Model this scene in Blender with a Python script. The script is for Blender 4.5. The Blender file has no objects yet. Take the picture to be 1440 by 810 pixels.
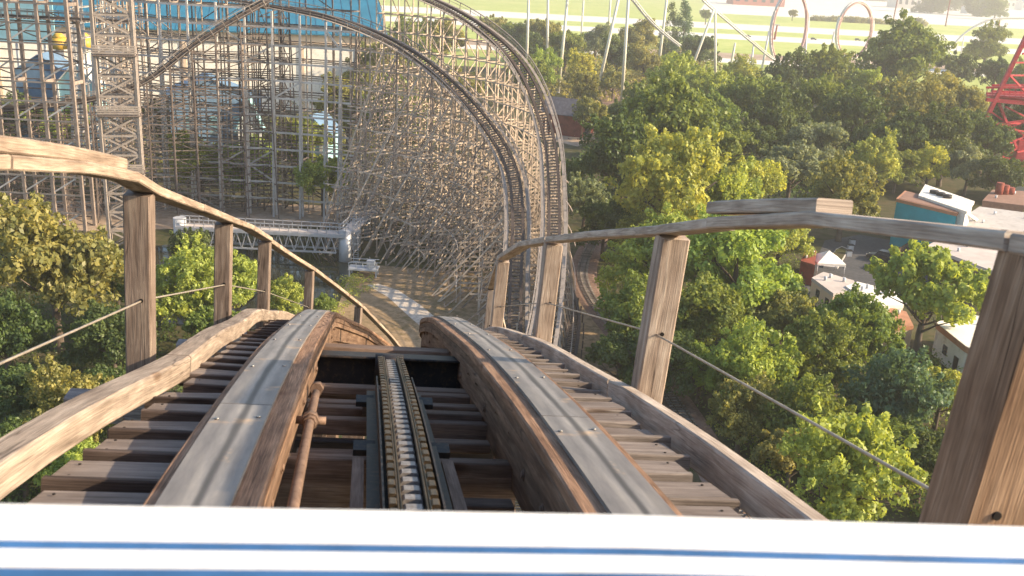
SUN_STRENGTH, SKY_STRENGTH, EXPOSURE, HAZE = 5.0, .14, 1.05, .0003
import bpy, bmesh, math, random
import numpy as np
from mathutils import Vector, Matrix

random.seed(7); rng = np.random.default_rng(7)
scene = bpy.context.scene
COL = scene.collection
V = Vector
R = math.radians

# ------------------------------------------------------------------ camera
F_PX, CAM_H = 1400.0, 46.0            # focal length in photo pixels (1440 wide), eye height above the ground
PITCH, ROLL = R(18), R(2.9)
FW = V((0, math.cos(PITCH), -math.sin(PITCH)))
_u0 = V((0, math.sin(PITCH), math.cos(PITCH))); _r0 = V((1, 0, 0))
RT = _r0 * math.cos(ROLL) + _u0 * math.sin(ROLL)
UP = _u0 * math.cos(ROLL) - _r0 * math.sin(ROLL)
EYE = V((0, 0, CAM_H))
cam = bpy.data.cameras.new("camera"); camo = bpy.data.objects.new("camera", cam); COL.objects.link(camo)
cam.sensor_width = 36.0; cam.lens = 36.0 * F_PX / 1440.0
cam.clip_start = 0.05; cam.clip_end = 9000
m = Matrix((RT, UP, -FW)).transposed().to_4x4(); m.translation = EYE
camo.matrix_world = m
cam.dof.use_dof = True; cam.dof.focus_distance = 22.0; cam.dof.aperture_fstop = 7.0
scene.camera = camo

def ray(px, py): return FW + RT * ((px - 720) / F_PX) - UP * ((py - 405) / F_PX)
def at_z(px, py, z=0.0):               # where the sight line of a photo point meets height z
    r = ray(px, py); return EYE + r * ((z - CAM_H) / r.z)
def at_y(px, py, y):                   # ... meets distance y
    r = ray(px, py); return EYE + r * (y / r.y)

# ------------------------------------------------------------------ object helpers
def tag(o, label=None, cat=None, group=None, kind=None):
    if label: o["label"] = label
    if cat: o["category"] = cat
    if group: o["group"] = group
    if kind: o["kind"] = kind
    return o
def thing(name, label, cat, loc=(0, 0, 0), group=None):
    o = bpy.data.objects.new(name, None); COL.objects.link(o); o.location = loc
    o.empty_display_size = 0.2
    return tag(o, label, cat, group)

class MB:
    """collects boxes, swept bars and tubes; build() links them as one mesh object"""
    def __init__(s): s.v = []; s.f = []; s.uv = []; s.sm = []
    def quad(s, a, uvs=None, smooth=False):
        s.f.append(a); s.uv.append(uvs or [(0, 0)] * len(a)); s.sm.append(smooth)
    def sweep(s, pts, prof, rights, ups, caps=True, smooth=False, closed=True, uo=None):
        n = len(prof); b = len(s.v); uo = random.random() * 50 if uo is None else uo
        per = [0.0]
        for i in range(n): per.append(per[-1] + math.dist(prof[i], prof[(i + 1) % n]))
        L = 0.0; Ls = []
        for i, p in enumerate(pts):
            if i: L += (V(p) - V(pts[i - 1])).length
            Ls.append(L + uo)
            for (x, y) in prof: s.v.append(tuple(V(p) + rights[i] * x + ups[i] * y))
        m_ = n if closed else n - 1
        for i in range(len(pts) - 1):
            for j in range(m_):
                k = (j + 1) % n
                s.quad((b + i * n + j, b + i * n + k, b + (i + 1) * n + k, b + (i + 1) * n + j),
                       [(Ls[i], per[j] + uo), (Ls[i], per[j + 1] + uo), (Ls[i + 1], per[j + 1] + uo), (Ls[i + 1], per[j] + uo)], smooth)
        if caps:
            e = b + (len(pts) - 1) * n
            s.quad(tuple(b + j for j in reversed(range(n))), [(prof[j][0] * .3 + uo, prof[j][1] + uo) for j in reversed(range(n))])
            s.quad(tuple(e + j for j in range(n)), [(prof[j][0] * .3 + uo, prof[j][1] + uo) for j in range(n)])
    def bar(s, p0, p1, w, h, up=V((0, 0, 1)), bev=0.0):
        p0 = V(p0); p1 = V(p1); d = (p1 - p0)
        if d.length < 1e-6: return
        d = d.normalized(); up = V(up)
        if abs(d.dot(up)) > 0.98: up = V((0, 1, 0)) if abs(d.y) < .9 else V((1, 0, 0))
        r = d.cross(up).normalized(); u = r.cross(d).normalized()
        s.sweep([p0, p1], rect(w, h, bev), [r, r], [u, u])
    def tube(s, p0, p1, ra, rb=None, n=8, caps=True):
        rb = ra if rb is None else rb
        p0 = V(p0); p1 = V(p1); d = (p1 - p0).normalized()
        up = V((0, 0, 1)) if abs(d.z) < .95 else V((0, 1, 0))
        r = d.cross(up).normalized(); u = r.cross(d).normalized(); b = len(s.v)
        for p, q in ((p0, ra), (p1, rb)):
            for i in range(n):
                a = 2 * math.pi * i / n; s.v.append(tuple(p + r * (q * math.cos(a)) + u * (q * math.sin(a))))
        for i in range(n):
            k = (i + 1) % n; s.quad((b + i, b + k, b + n + k, b + n + i), [(0, i / n), (0, (i + 1) / n), (1, (i + 1) / n), (1, i / n)], True)
        if caps: s.quad(tuple(b + i for i in reversed(range(n)))); s.quad(tuple(b + n + i for i in range(n)))
    def pipe(s, pts, ra, n=6):
        pts = [V(p) for p in pts]; rs = []; us = []
        for i in range(len(pts)):
            d = (pts[min(i + 1, len(pts) - 1)] - pts[max(i - 1, 0)]).normalized()
            up = V((0, 0, 1)) if abs(d.z) < .95 else V((0, 1, 0))
            r = d.cross(up).normalized(); rs.append(r); us.append(r.cross(d).normalized())
        s.sweep(pts, [(ra * math.cos(2 * math.pi * i / n), ra * math.sin(2 * math.pi * i / n)) for i in range(n)], rs, us, smooth=True)
    def box(s, c, sx, sy, sz, rz=0.0):     # centre, full sizes
        c = V(c); x = V((math.cos(rz), math.sin(rz), 0)); y = V((-math.sin(rz), math.cos(rz), 0))
        s.sweep([c - y * (sy / 2), c + y * (sy / 2)], rect(sx, sz, 0), [x, x], [V((0, 0, 1))] * 2)
    def poly(s, pts, uvs=None):
        b = len(s.v); s.v += [tuple(p) for p in pts]
        s.quad(tuple(range(b, b + len(pts))), uvs or [(p[0], p[1]) for p in pts])
    def build(s, name, mat, parent=None):
        me = bpy.data.meshes.new(name); me.from_pydata(s.v, [], s.f)
        uvl = me.uv_layers.new(name="UVMap")
        uvl.data.foreach_set("uv", np.array([c for f in s.uv for c in f], dtype=np.float32).ravel())
        me.polygons.foreach_set("use_smooth", np.array(s.sm, dtype=bool))
        me.materials.append(mat); me.update()
        o = bpy.data.objects.new(name, me); COL.objects.link(o)
        if parent is not None:
            o.parent = parent; o.location = -V(parent_base(parent))
        return o
def parent_base(o):
    p = V(o.location)
    while o.parent is not None: o = o.parent; p += V(o.location)
    return p
def rect(w, h, bev=0.0):
    a, b = w / 2, h / 2
    if bev <= 0: return [(-a, -b), (a, -b), (a, b), (-a, b)]
    c = bev
    return [(-a + c, -b), (a - c, -b), (a, -b + c), (a, b - c), (a - c, b), (-a + c, b), (-a, b - c), (-a, -b + c)]

# ------------------------------------------------------------------ materials
def newmat(name):
    mt = bpy.data.materials.new(name); mt.use_nodes = True
    nt = mt.node_tree; return mt, nt, nt.nodes["Principled BSDF"]
def N(nt, typ, **kw):
    n = nt.nodes.new(typ)
    for k, v_ in kw.items():
        if k in n.inputs: n.inputs[k].default_value = v_
        else: setattr(n, k, v_)
    return n
def ramp(nt, stops, fac):
    r = nt.nodes.new("ShaderNodeValToRGB"); e = r.color_ramp.elements
    e[0].position, e[0].color = stops[0][0], (*stops[0][1], 1); e[1].position, e[1].color = stops[-1][0], (*stops[-1][1], 1)
    for p, c in stops[1:-1]:
        x = e.new(p); x.color = (*c, 1)
    nt.links.new(fac, r.inputs[0]); return r.outputs[0]
def mix(nt, mode, a, b, fac):
    x = nt.nodes.new("ShaderNodeMix"); x.data_type = 'RGBA'; x.blend_type = mode
    for s_, v_ in ((0, fac), (6, a), (7, b)):
        if hasattr(v_, "links"): nt.links.new(v_, x.inputs[s_])
        else: x.inputs[s_].default_value = v_ if s_ == 0 else (*v_, 1)
    return x.outputs[2]

def wood(name, dark, mid, light, rough=0.8, crack=0.6, scale=1.0, knots=True):
    """weathered timber; the grain runs along the U of the UV map, metres"""
    mt, nt, p = newmat(name); L = nt.links
    uv = N(nt, "ShaderNodeUVMap")
    isl = N(nt, "ShaderNodeNewGeometry")
    mp = N(nt, "ShaderNodeMapping"); mp.inputs["Scale"].default_value = (1.9 * scale, 24 * scale, 1)
    L.new(uv.outputs[0], mp.inputs[0])
    warp = N(nt, "ShaderNodeTexNoise", Scale=1.6 * scale, Detail=2.0)
    L.new(uv.outputs[0], warp.inputs[0])
    ad = N(nt, "ShaderNodeVectorMath", operation='MULTIPLY_ADD'); ad.inputs[1].default_value = (0.0, 2.6, 0)
    L.new(warp.outputs["Color"], ad.inputs[0]); L.new(mp.outputs[0], ad.inputs[2])
    g = N(nt, "ShaderNodeTexNoise", Scale=1.0, Detail=6.0, Roughness=0.62); L.new(ad.outputs[0], g.inputs[0])
    col = ramp(nt, [(0.28, dark), (0.5, mid), (0.72, light)], g.outputs[0])
    # fine silver fibres
    mp2 = N(nt, "ShaderNodeMapping"); mp2.inputs["Scale"].default_value = (5 * scale, 170 * scale, 1)
    L.new(uv.outputs[0], mp2.inputs[0])
    g2 = N(nt, "ShaderNodeTexNoise", Scale=1.0, Detail=3.0); L.new(mp2.outputs[0], g2.inputs[0])
    col = mix(nt, 'OVERLAY', col, ramp(nt, [(0.3, (.22, .22, .22)), (0.7, (.72, .72, .72))], g2.outputs[0]), 0.55)
    # large stains
    st = N(nt, "ShaderNodeTexNoise", Scale=2.2 * scale, Detail=4.0, Roughness=.65); L.new(uv.outputs[0], st.inputs[0])
    col = mix(nt, 'MULTIPLY', col, ramp(nt, [(0.32, (.5, .45, .42)), (0.62, (1, 1, 1))], st.outputs[0]), 0.7)
    # per piece lightness
    col = mix(nt, 'MULTIPLY', col, ramp(nt, [(0.0, (.72, .70, .69)), (1.0, (1.12, 1.1, 1.06))], isl.outputs["Random Per Island"]), 1.0)
    # drying cracks
    mp3 = N(nt, "ShaderNodeMapping"); mp3.inputs["Scale"].default_value = (0.55 * scale, 9.5 * scale, 1)
    L.new(uv.outputs[0], mp3.inputs[0])
    g3 = N(nt, "ShaderNodeTexNoise", Scale=1.0, Detail=3.0, Distortion=.4); L.new(mp3.outputs[0], g3.inputs[0])
    ck = ramp(nt, [(0.485, (1, 1, 1)), (0.5, (.12, .1, .1)), (0.515, (1, 1, 1))], g3.outputs[0])
    msk = N(nt, "ShaderNodeTexNoise", Scale=1.3 * scale, Detail=1.0); L.new(uv.outputs[0], msk.inputs[0])
    mk = N(nt, "ShaderNodeMapRange"); mk.inputs[1].default_value = .47; mk.inputs[2].default_value = .6; mk.inputs[4].default_value = crack
    L.new(msk.outputs[0], mk.inputs[0])
    col = mix(nt, 'MULTIPLY', col, ck, mk.outputs[0])
    if knots:
        mp4 = N(nt, "ShaderNodeMapping"); mp4.inputs["Scale"].default_value = (1.9 * scale, 3.4 * scale, 1)
        L.new(uv.outputs[0], mp4.inputs[0])
        vo = N(nt, "ShaderNodeTexVoronoi", Scale=1.0); L.new(mp4.outputs[0], vo.inputs[0])
        kn = ramp(nt, [(0.0, (.25, .18, .14)), (0.09, (.55, .45, .38)), (0.16, (1, 1, 1))], vo.outputs["Distance"])
        col = mix(nt, 'MULTIPLY', col, kn, .85)
    L.new(col, p.inputs["Base Color"]); p.inputs["Roughness"].default_value = rough
    p.inputs["Specular IOR Level"].default_value = .25
    bp = N(nt, "ShaderNodeBump", Strength=.5, Distance=.006)
    hm = N(nt, "ShaderNodeMath", operation='ADD'); L.new(g2.outputs[0], hm.inputs[0]); L.new(g.outputs[0], hm.inputs[1])
    L.new(hm.outputs[0], bp.inputs["Height"]); L.new(bp.outputs[0], p.inputs["Normal"])
    return mt

def plain(name, col, rough=.7, metal=0.0, var=.25, scale=3.0, dirt=None, spec=.3, bump=0.0):
    """a painted / raw surface with blotchy wear so that no face is one flat tone"""
    mt, nt, p = newmat(name); L = nt.links
    tc = N(nt, "ShaderNodeTexCoord")
    n1 = N(nt, "ShaderNodeTexNoise", Scale=scale, Detail=6.0, Roughness=.65); L.new(tc.outputs["Object"], n1.inputs[0])
    lo = tuple(c * (1 - var) for c in col); hi = tuple(min(1, c * (1 + var * .6)) for c in col)
    c = ramp(nt, [(0.3, lo), (0.7, hi)], n1.outputs[0])
    if dirt:
        n2 = N(nt, "ShaderNodeTexNoise", Scale=scale * 3.1, Detail=5.0, Roughness=.7); L.new(tc.outputs["Object"], n2.inputs[0])
        f = N(nt, "ShaderNodeMapRange"); f.inputs[1].default_value = .52; f.inputs[2].default_value = .68; L.new(n2.outputs[0], f.inputs[0])
        c = mix(nt, 'MIX', c, dirt, f.outputs[0])
    isl = N(nt, "ShaderNodeNewGeometry")
    c = mix(nt, 'MULTIPLY', c, ramp(nt, [(0, (1 - var,) * 3), (1, (1 + var * .5,) * 3)], isl.outputs["Random Per Island"]), 1.0)
    L.new(c, p.inputs["Base Color"]); p.inputs["Roughness"].default_value = rough; p.inputs["Metallic"].default_value = metal
    p.inputs["Specular IOR Level"].default_value = spec
    if bump:
        b = N(nt, "ShaderNodeBump", Strength=.6, Distance=bump); L.new(n1.outputs[0], b.inputs["Height"]); L.new(b.outputs[0], p.inputs["Normal"])
    return mt

M = {}
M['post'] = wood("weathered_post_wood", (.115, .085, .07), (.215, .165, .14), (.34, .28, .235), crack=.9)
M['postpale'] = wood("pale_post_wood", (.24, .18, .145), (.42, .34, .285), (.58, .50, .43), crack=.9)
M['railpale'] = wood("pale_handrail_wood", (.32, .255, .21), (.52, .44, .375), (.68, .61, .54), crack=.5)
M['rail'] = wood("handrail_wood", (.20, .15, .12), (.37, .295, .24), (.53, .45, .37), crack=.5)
M['kerb'] = wood("kerb_wood", (.18, .14, .115), (.33, .27, .225), (.50, .42, .355), crack=.7)
M['plank'] = wood("walkway_wood", (.13, .108, .10), (.225, .19, .175), (.33, .285, .265), crack=.5)
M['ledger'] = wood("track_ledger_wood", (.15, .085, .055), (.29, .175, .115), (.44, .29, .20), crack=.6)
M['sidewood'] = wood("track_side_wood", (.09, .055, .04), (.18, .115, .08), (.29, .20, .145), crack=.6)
M['greasy'] = wood("greasy_timber", (.018, .014, .013), (.045, .034, .03), (.10, .075, .06), rough=.55, crack=.4)
M['under'] = wood("understructure_timber", (.11, .072, .055), (.20, .14, .11), (.30, .22, .18), crack=.4)  # brown timber of crossbeams, bents and stringers below the track
M['darksteel'] = plain("black_greasy_steel", (.020, .018, .020), rough=.6, metal=0.0, var=.4, scale=9, dirt=(.07, .045, .03))
M['chain'] = plain("oily_chain_steel", (.095, .068, .042), rough=.45, metal=.6, var=.5, scale=30, dirt=(.04, .03, .025))
M['roller'] = plain("polished_roller_steel", (.27, .25, .245), rough=.5, metal=.3, var=.45, scale=26, dirt=(.16, .12, .10))
M['rust'] = plain("rusty_pipe", (.20, .13, .095), rough=.7, metal=.2, var=.4, scale=14, dirt=(.10, .055, .035))
M['cable'] = plain("steel_cable", (.42, .36, .30), rough=.5, metal=.5, var=.3, scale=20)
M['bolt'] = plain("bolt_steel", (.35, .33, .32), rough=.4, metal=.8, var=.2, scale=20)
M['bolthole'] = plain("bolt_hole_black", (.012, .01, .01), rough=.9, var=.1)
M['white'] = plain("white_padding", (.80, .80, .80), rough=.45, var=.05, scale=7, dirt=(.70, .66, .62), bump=.002)
M['blue'] = plain("blue_car_paint", (.04, .12, .28), rough=.45, var=.45, scale=7)
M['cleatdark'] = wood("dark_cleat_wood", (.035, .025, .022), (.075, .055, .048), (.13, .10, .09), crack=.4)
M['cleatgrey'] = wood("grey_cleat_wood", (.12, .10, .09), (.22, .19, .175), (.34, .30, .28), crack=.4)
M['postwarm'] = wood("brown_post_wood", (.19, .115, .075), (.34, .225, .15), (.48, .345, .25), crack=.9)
M['greybeam'] = wood("grey_timber_end", (.16, .155, .165), (.26, .25, .265), (.36, .35, .36), crack=.5)

# running rail: galvanised strap with a polished wheel line and rust-brown wear patches (UV: u along, v across)
def plate_mat():
    mt, nt, p = newmat("running_plate_steel"); L = nt.links
    uv = N(nt, "ShaderNodeUVMap")
    mp = N(nt, "ShaderNodeMapping"); mp.inputs["Scale"].default_value = (.9, 7, 1); L.new(uv.outputs[0], mp.inputs[0])
    n1 = N(nt, "ShaderNodeTexNoise", Scale=2.2, Detail=6.0, Roughness=.65); L.new(mp.outputs[0], n1.inputs[0])
    c = ramp(nt, [(.3, (.125, .117, .117)), (.5, (.180, .168, .168)), (.72, (.255, .235, .22))], n1.outputs[0])
    n2 = N(nt, "ShaderNodeTexNoise", Scale=3.1, Detail=5.0, Roughness=.6); L.new(uv.outputs[0], n2.inputs[0])
    f = N(nt, "ShaderNodeMapRange"); f.inputs[1].default_value = .57; f.inputs[2].default_value = .66; L.new(n2.outputs[0], f.inputs[0])
    c = mix(nt, 'MIX', c, (.37, .27, .19), f.outputs[0])
    # grease line along the middle
    sx = N(nt, "ShaderNodeSeparateXYZ"); L.new(uv.outputs[0], sx.inputs[0])
    n3 = N(nt, "ShaderNodeTexNoise", Scale=1.1, Detail=3.0); L.new(mp.outputs[0], n3.inputs[0])
    a = N(nt, "ShaderNodeMath", operation='MULTIPLY_ADD'); a.inputs[1].default_value = .035; L.new(n3.outputs[0], a.inputs[0]); L.new(sx.outputs[1], a.inputs[2])
    b = N(nt, "ShaderNodeMath", operation='SUBTRACT'); b.inputs[1].default_value = .326; L.new(a.outputs[0], b.inputs[0])
    ab = N(nt, "ShaderNodeMath", operation='ABSOLUTE'); L.new(b.outputs[0], ab.inputs[0])
    ln = ramp(nt, [(0, (.30, .29, .28)), (.009, (.45, .45, .43)), (.015, (.95, .95, .95)), (.022, (1.35, 1.35, 1.3)), (.042, (1.25, 1.24, 1.2)), (.055, (.95, .94, .92))], ab.outputs[0])
    c = mix(nt, 'MULTIPLY', c, ln, .9)
    L.new(c, p.inputs["Base Color"]); p.inputs["Metallic"].default_value = .12; p.inputs["Roughness"].default_value = .58
    bp = N(nt, "ShaderNodeBump", Strength=.3, Distance=.004); L.new(n1.outputs[0], bp.inputs["Height"]); L.new(bp.outputs[0], p.inputs["Normal"])
    return mt
M['plate'] = plate_mat()

# ------------------------------------------------------------------ lift hill: track frame
PSI, BANK, COFF = R(-7.978), R(3.0), 0.218
_n0 = V((math.cos(PSI), -math.sin(PSI), 0)); _z = V((0, 0, 1))
T0 = V((math.sin(PSI), math.cos(PSI), 0)); NN = _n0 * math.cos(BANK) - _z * math.sin(BANK); UU = _z * math.cos(BANK) + _n0 * math.sin(BANK)
_S = [-3, 0, 1.3, 2.6, 3.543, 4.486, 5.429, 6.371, 7.314, 8.257, 9.2, 10, 11.4, 13, 14.6, 16, 17.9, 20, 22, 24.5]
_Z = [-.62, -1.03, -1.26, -1.505, -1.698, -1.915, -2.161, -2.428, -2.708, -2.993, -3.281, -3.56, -4.1, -4.76, -5.45, -6.15, -7.2, -8.65, -10.35, -12.9]
def prof_z(s): return float(np.interp(s, _S, _Z))
def smooth_z(s): return sum(prof_z(s + d) for d in (-.5, -.25, 0, .25, .5)) / 5
def bend(s): return 0.0 if s < 10.3 else (s - 10.3) ** 2 / 54.0
def tp(s, l, h):                       # along the track, across it, above the running plate
    e = .01
    dz = (smooth_z(s + e) - smooth_z(s - e)) / (2 * e); db = (bend(s + e) - bend(s - e)) / (2 * e)
    tang = (T0 + NN * db + UU * dz).normalized()
    fl = (T0 + NN * db).normalized(); rt = fl.cross(UU).normalized()
    return EYE + T0 * s + NN * (COFF + bend(s)) + UU * smooth_z(s) + rt * l + UU * h
def frame(s):
    a = tp(s - .02, 0, 0); b = tp(s + .02, 0, 0); d = (b - a).normalized()
    r = d.cross(UU).normalized(); return d, r, r.cross(d).normalized()
def track_sweep(mb, s0, s1, lat, h, prof, step=.3, hf=None, lf=None):
    k = max(2, int((s1 - s0) / step) + 1); ss = [s0 + (s1 - s0) * i / (k - 1) for i in range(k)]
    P = []; Rr = []; Uu = []
    for s in ss:
        d, r, u_ = frame(s); P.append(tp(s, lat + (lf(s) if lf else 0), h + (hf(s) if hf else 0))); Rr.append(r); Uu.append(u_)
    mb.sweep(P, prof, Rr, Uu)

# ------------------------------------------------------------------ lift hill foreground
lift = thing("lift_hill_track", "timber lift hill track with grey steel running plates directly ahead of the white car front", "roller coaster track", EYE + V((0, 1, -2)))
S_END = 22.0
for sg in (-1, 1):
    mb = MB()
    # top ledger: overhangs the stack on both sides, split in two boards
    mb_lf = lambda s: .012 * math.sin(s * 1.7 + sg)
    track_sweep(mb, -2.2, S_END, sg * .630, -.045, rect(.325, .054, .008), lf=lambda s: .004 * math.sin(s * 2.1 + sg))
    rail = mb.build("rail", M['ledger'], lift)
    mb = MB()
    track_sweep(mb, -2.2, S_END, sg * .628, -.101, rect(.305, .054, .006), lf=lambda s: .005 * math.sin(s * 1.3 + sg))
    track_sweep(mb, -2.2, S_END, sg * .622, -.157, rect(.285, .054, .006))
    track_sweep(mb, -2.2, S_END, sg * .616, -.272, rect(.215, .172, .008))
    track_sweep(mb, -2.2, S_END, sg * .600, -.432, rect(.130, .142, .008))
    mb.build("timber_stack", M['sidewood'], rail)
    pl = None
    for sa, sb in ((-2.2, 3.72), (3.729, 7.36), (7.37, 11.2), (11.21, S_END)):       # strap steel laid in lengths with a joint between
        mb = MB(); k = int((sb - sa) / .28) + 2
        ss = [sa + (sb - sa) * i / (k - 1) for i in range(k)]; P = []; Rr = []; Uu = []
        for s in ss:
            d, r, u_ = frame(s); P.append(tp(s, sg * .65, -.009)); Rr.append(r); Uu.append(u_)
        mb.sweep(P, rect(.2, .016), Rr, Uu, uo=0.0)
        o = mb.build("running_plate", M['plate'], rail); pl = pl or o
    mb = MB()
    for s in np.arange(1.0, 11, .46):                   # through bolts on the inner side of the stack
        d, r, u_ = frame(s); c = tp(s, sg * .508, -.20 - .09 * (int(s * 10) % 2)); mb.tube(c, c - r * (sg * .012), .016, n=6); mb.tube(c, c - r * (sg * .004), .026, n=8)
    mb.build("through_bolt", M['rust'], rail)["kind"] = "stuff"
    mb = MB()                                           # screw heads and, near the crest, a double row of holes
    for s in np.arange(1.2, 9, 1.13):
        for dx in (-.075, .07):
            c = tp(s + (.05 if dx > 0 else 0), sg * .65 + dx, 0.0); d, r, u_ = frame(s); mb.tube(c, c + u_ * .006, .009, n=8)
    mb.build("bolt", M['bolt'], pl)["kind"] = "stuff"
    if sg < 0:
        mb = MB()
        for i in range(16):
            s = 7.0 + i * .17
            c = tp(s, -.515 + (.02 if i % 2 else 0), -.0175); d, r, u_ = frame(s); mb.tube(c, c + u_ * .003, .009, n=7)
        mb.build("bolt_hole", M['bolthole'], rail)["kind"] = "stuff"

# cross timbers between the rails, below the chain
def cross(s, h, w, d, mat, l0=-.56, l1=.56, name="crossbeam"):
    mb = MB(); _, r, u_ = frame(s); mb.bar(tp(s, l0, h - d / 2), tp(s, l1, h - d / 2), w, d, u_, .006); return mb.build(name, mat, lift)
cross(7.62, -.215, .36, .10, M['under']); cross(7.05, -.235, .14, .12, M['under'])
cross(6.86, -.20, .36, .02, M['darksteel'], name="steel_crossbeam"); cross(6.80, -.225, .05, .22, M['darksteel'], name="steel_crossbeam")
cross(6.74, -.44, .30, .02, M['darksteel'], name="steel_crossbeam")
for s, h, w, d in [(6.2, -.36, .2, .10), (5.62, -.37, .12, .14), (5.22, -.40, .12, .09), (5.02, -.50, .10, .30), (4.22, -.38, .10, .26),
                   (4.12, -.74, .1, .25), (3.45, -.40, .12, .26), (2.9, -.45, .12, .26), (2.2, -.45, .12, .26), (1.4, -.45, .12, .26), (.5, -.45, .12, .26), (-.5, -.45, .12, .26), (-1.5, -.45, .12, .26),
                   (8.8, -.42, .14, .28), (10.0, -.42, .14, .28), (11.2, -.42, .14, .28), (12.6, -.42, .14, .28), (14, -.42, .14, .28), (16, -.42, .14, .28), (18, -.42, .14, .28), (20, -.42, .14, .28)]:
    cross(s, h, w, d, M['greasy'] if s in (5.02, 4.12) else M['under'])
for (s, l0, l1, h) in [(6.0, -.5, -.16, -.33), (5.45, -.5, -.18, -.37), (5.9, .14, .5, -.345), (5.35, .17, .52, -.365), (4.8, .2, .5, -.42), (4.6, -.5, -.2, -.45), (3.9, .2, .5, -.48)]:
    cross(s, h, .13, .05, M['under'], l0, l1, "blocking_board")
# uprights and braces seen down through the gaps
mb = MB(); d_, r_, u0_ = frame(3.4)
for s, l in [(3.25, -.25), (3.25, .32), (5.0, -.42), (5.0, .42)]:
    mb = MB(); mb.bar(tp(s, l, -.62), tp(s, l, -3.2), .09, .14, NN); mb.build("upright", M['under'], lift)
mb = MB(); mb.bar(tp(3.3, .12, -.62), tp(4.2, .62, -1.6), .10, .05, UU); mb.build("brace", M['under'], lift)
mb = MB(); mb.bar(tp(3.3, -.45, -.8), tp(4.6, -.1, -1.5), .10, .05, UU); mb.build("brace", M['under'], lift)
# lower lift structure: sills, bents and diagonals going down to the ground
for s in (-1.0, 2.2, 5.4, 8.6, 11.8, 15.0, 18.2):
    mb = MB()
    g = [tp(s, l, -.62) for l in (-.62, .62)]
    for sg, top in zip((-1, 1), g):
        foot = V((top.x, top.y, 0)) + V((_n0.x, _n0.y, 0)) * (sg * 5.2); mb.bar(top, foot, .2, .2)
        foot = V((top.x, top.y, 0)) + V((_n0.x, _n0.y, 0)) * (sg * .7); mb.bar(top - V((0, 0, .3)), foot, .2, .2)
    for k in range(1, 14):
        z = g[0].z - 1.0 - k * 2.9
        if z < 0.4: break
        f = (g[0].z - z) / g[0].z
        a = V((g[0].x, g[0].y, z)) - V((_n0.x, _n0.y, 0)) * 5.2 * f; b = V((g[1].x, g[1].y, z)) + V((_n0.x, _n0.y, 0)) * 5.2 * f
        mb.bar(a, b, .1, .2)
        if k % 2: mb.bar(a, b + V((0, 0, 2.9)), .08, .16)
        else: mb.bar(b, a + V((0, 0, 2.9)), .08, .16)
    mb.build("bent", M['under'], lift)

# chain trough and chain
for sg in (-1, 1):
    mb = MB(); track_sweep(mb, .6, 5.56, sg * .105, -.235, rect(.008, .10)); track_sweep(mb, .6, 5.56, sg * .13, -.285, rect(.06, .008))
    mb.build("trough_angle", M['darksteel'], lift)
    for s in (5.3, 4.15, 3.0): mb = MB(); mb.bar(tp(s, sg * .12, -.30), tp(s, sg * .22, -.30), .10, .03, UU); mb.build("trough_bracket", M['darksteel'], lift)
    mb = MB(); track_sweep(mb, .6, 3.95, sg * .195, -.34, rect(.05, .09)); mb.build("trough_stringer", M['under'], lift)
mb = MB(); track_sweep(mb, .6, 5.6, 0, -.29, rect(.2, .012)); mb.build("trough_floor", M['darksteel'], lift)
chain = thing("lift_chain", "oily roller lift chain running up the middle of the track to the dark steel crossbeam", "chain", tp(4, 0, -.2))
for i in range(46):
    s = 1.9 + i * .104
    if s > 6.52: break
    mb = MB(); d, r, u_ = frame(s); c = tp(s, 0, -.205); mb.sweep([c - d * .029, c + d * .029], rect(.072, .026, .008), [r, r], [u_, u_])
    mb.build("roller", M['roller'], chain)
for sg in (-1, 1):
    mb = MB()
    for i in range(46):
        s = 1.9 + i * .104
        if s > 6.52: break
        d, r, u_ = frame(s)
        for off, ds in ((.045, 0), (.056, .052)):
            mb.sweep([tp(s + ds - .058, sg * off, -.205), tp(s + ds + .058, sg * off, -.205)], rect(.009, .06, .003), [r, r], [u_, u_])
        mb.sweep([tp(s - .034, sg * .074, -.180), tp(s + .030, sg * .074, -.180)], rect(.028, .022, .004), [r, r], [u_, u_])
    mb.build("side_links", M['chain'], chain)
mb = MB(); mb.tube(tp(6.66, -.10, -.285), tp(6.66, .10, -.285), .11, n=20); mb.build("end_sprocket", M['darksteel'], lift)

# thin pipe with a collar beside the chain
rod = thing("grease_pipe", "rusty pipe with a collar and end nut lying between the left rail and the chain", "pipe", tp(4, -.4, -.2))
mb = MB(); mb.pipe([tp(s, -.40 - .012 * (s - 2.6), -.17) for s in np.arange(1.6, 4.95, .2)], .021, 10); mb.build("pipe", M['rust'], rod)
mb = MB(); d, r, u_ = frame(4.2); c = tp(4.15, -.418, -.17)
mb.tube(c - d * .035, c + d * .035, .040, .040, 8); mb.tube(c - r * .07, c + r * .07, .018, n=6); mb.tube(c - d * .06, c - d * .035, .028, .036, 8)
mb.build("collar", M['rust'], rod)
mb = MB(); c = tp(4.92, -.428, -.17); mb.tube(c - d * .02, c + d * .05, .036, n=6); mb.build("end_nut", M['rust'], rod)

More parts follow.
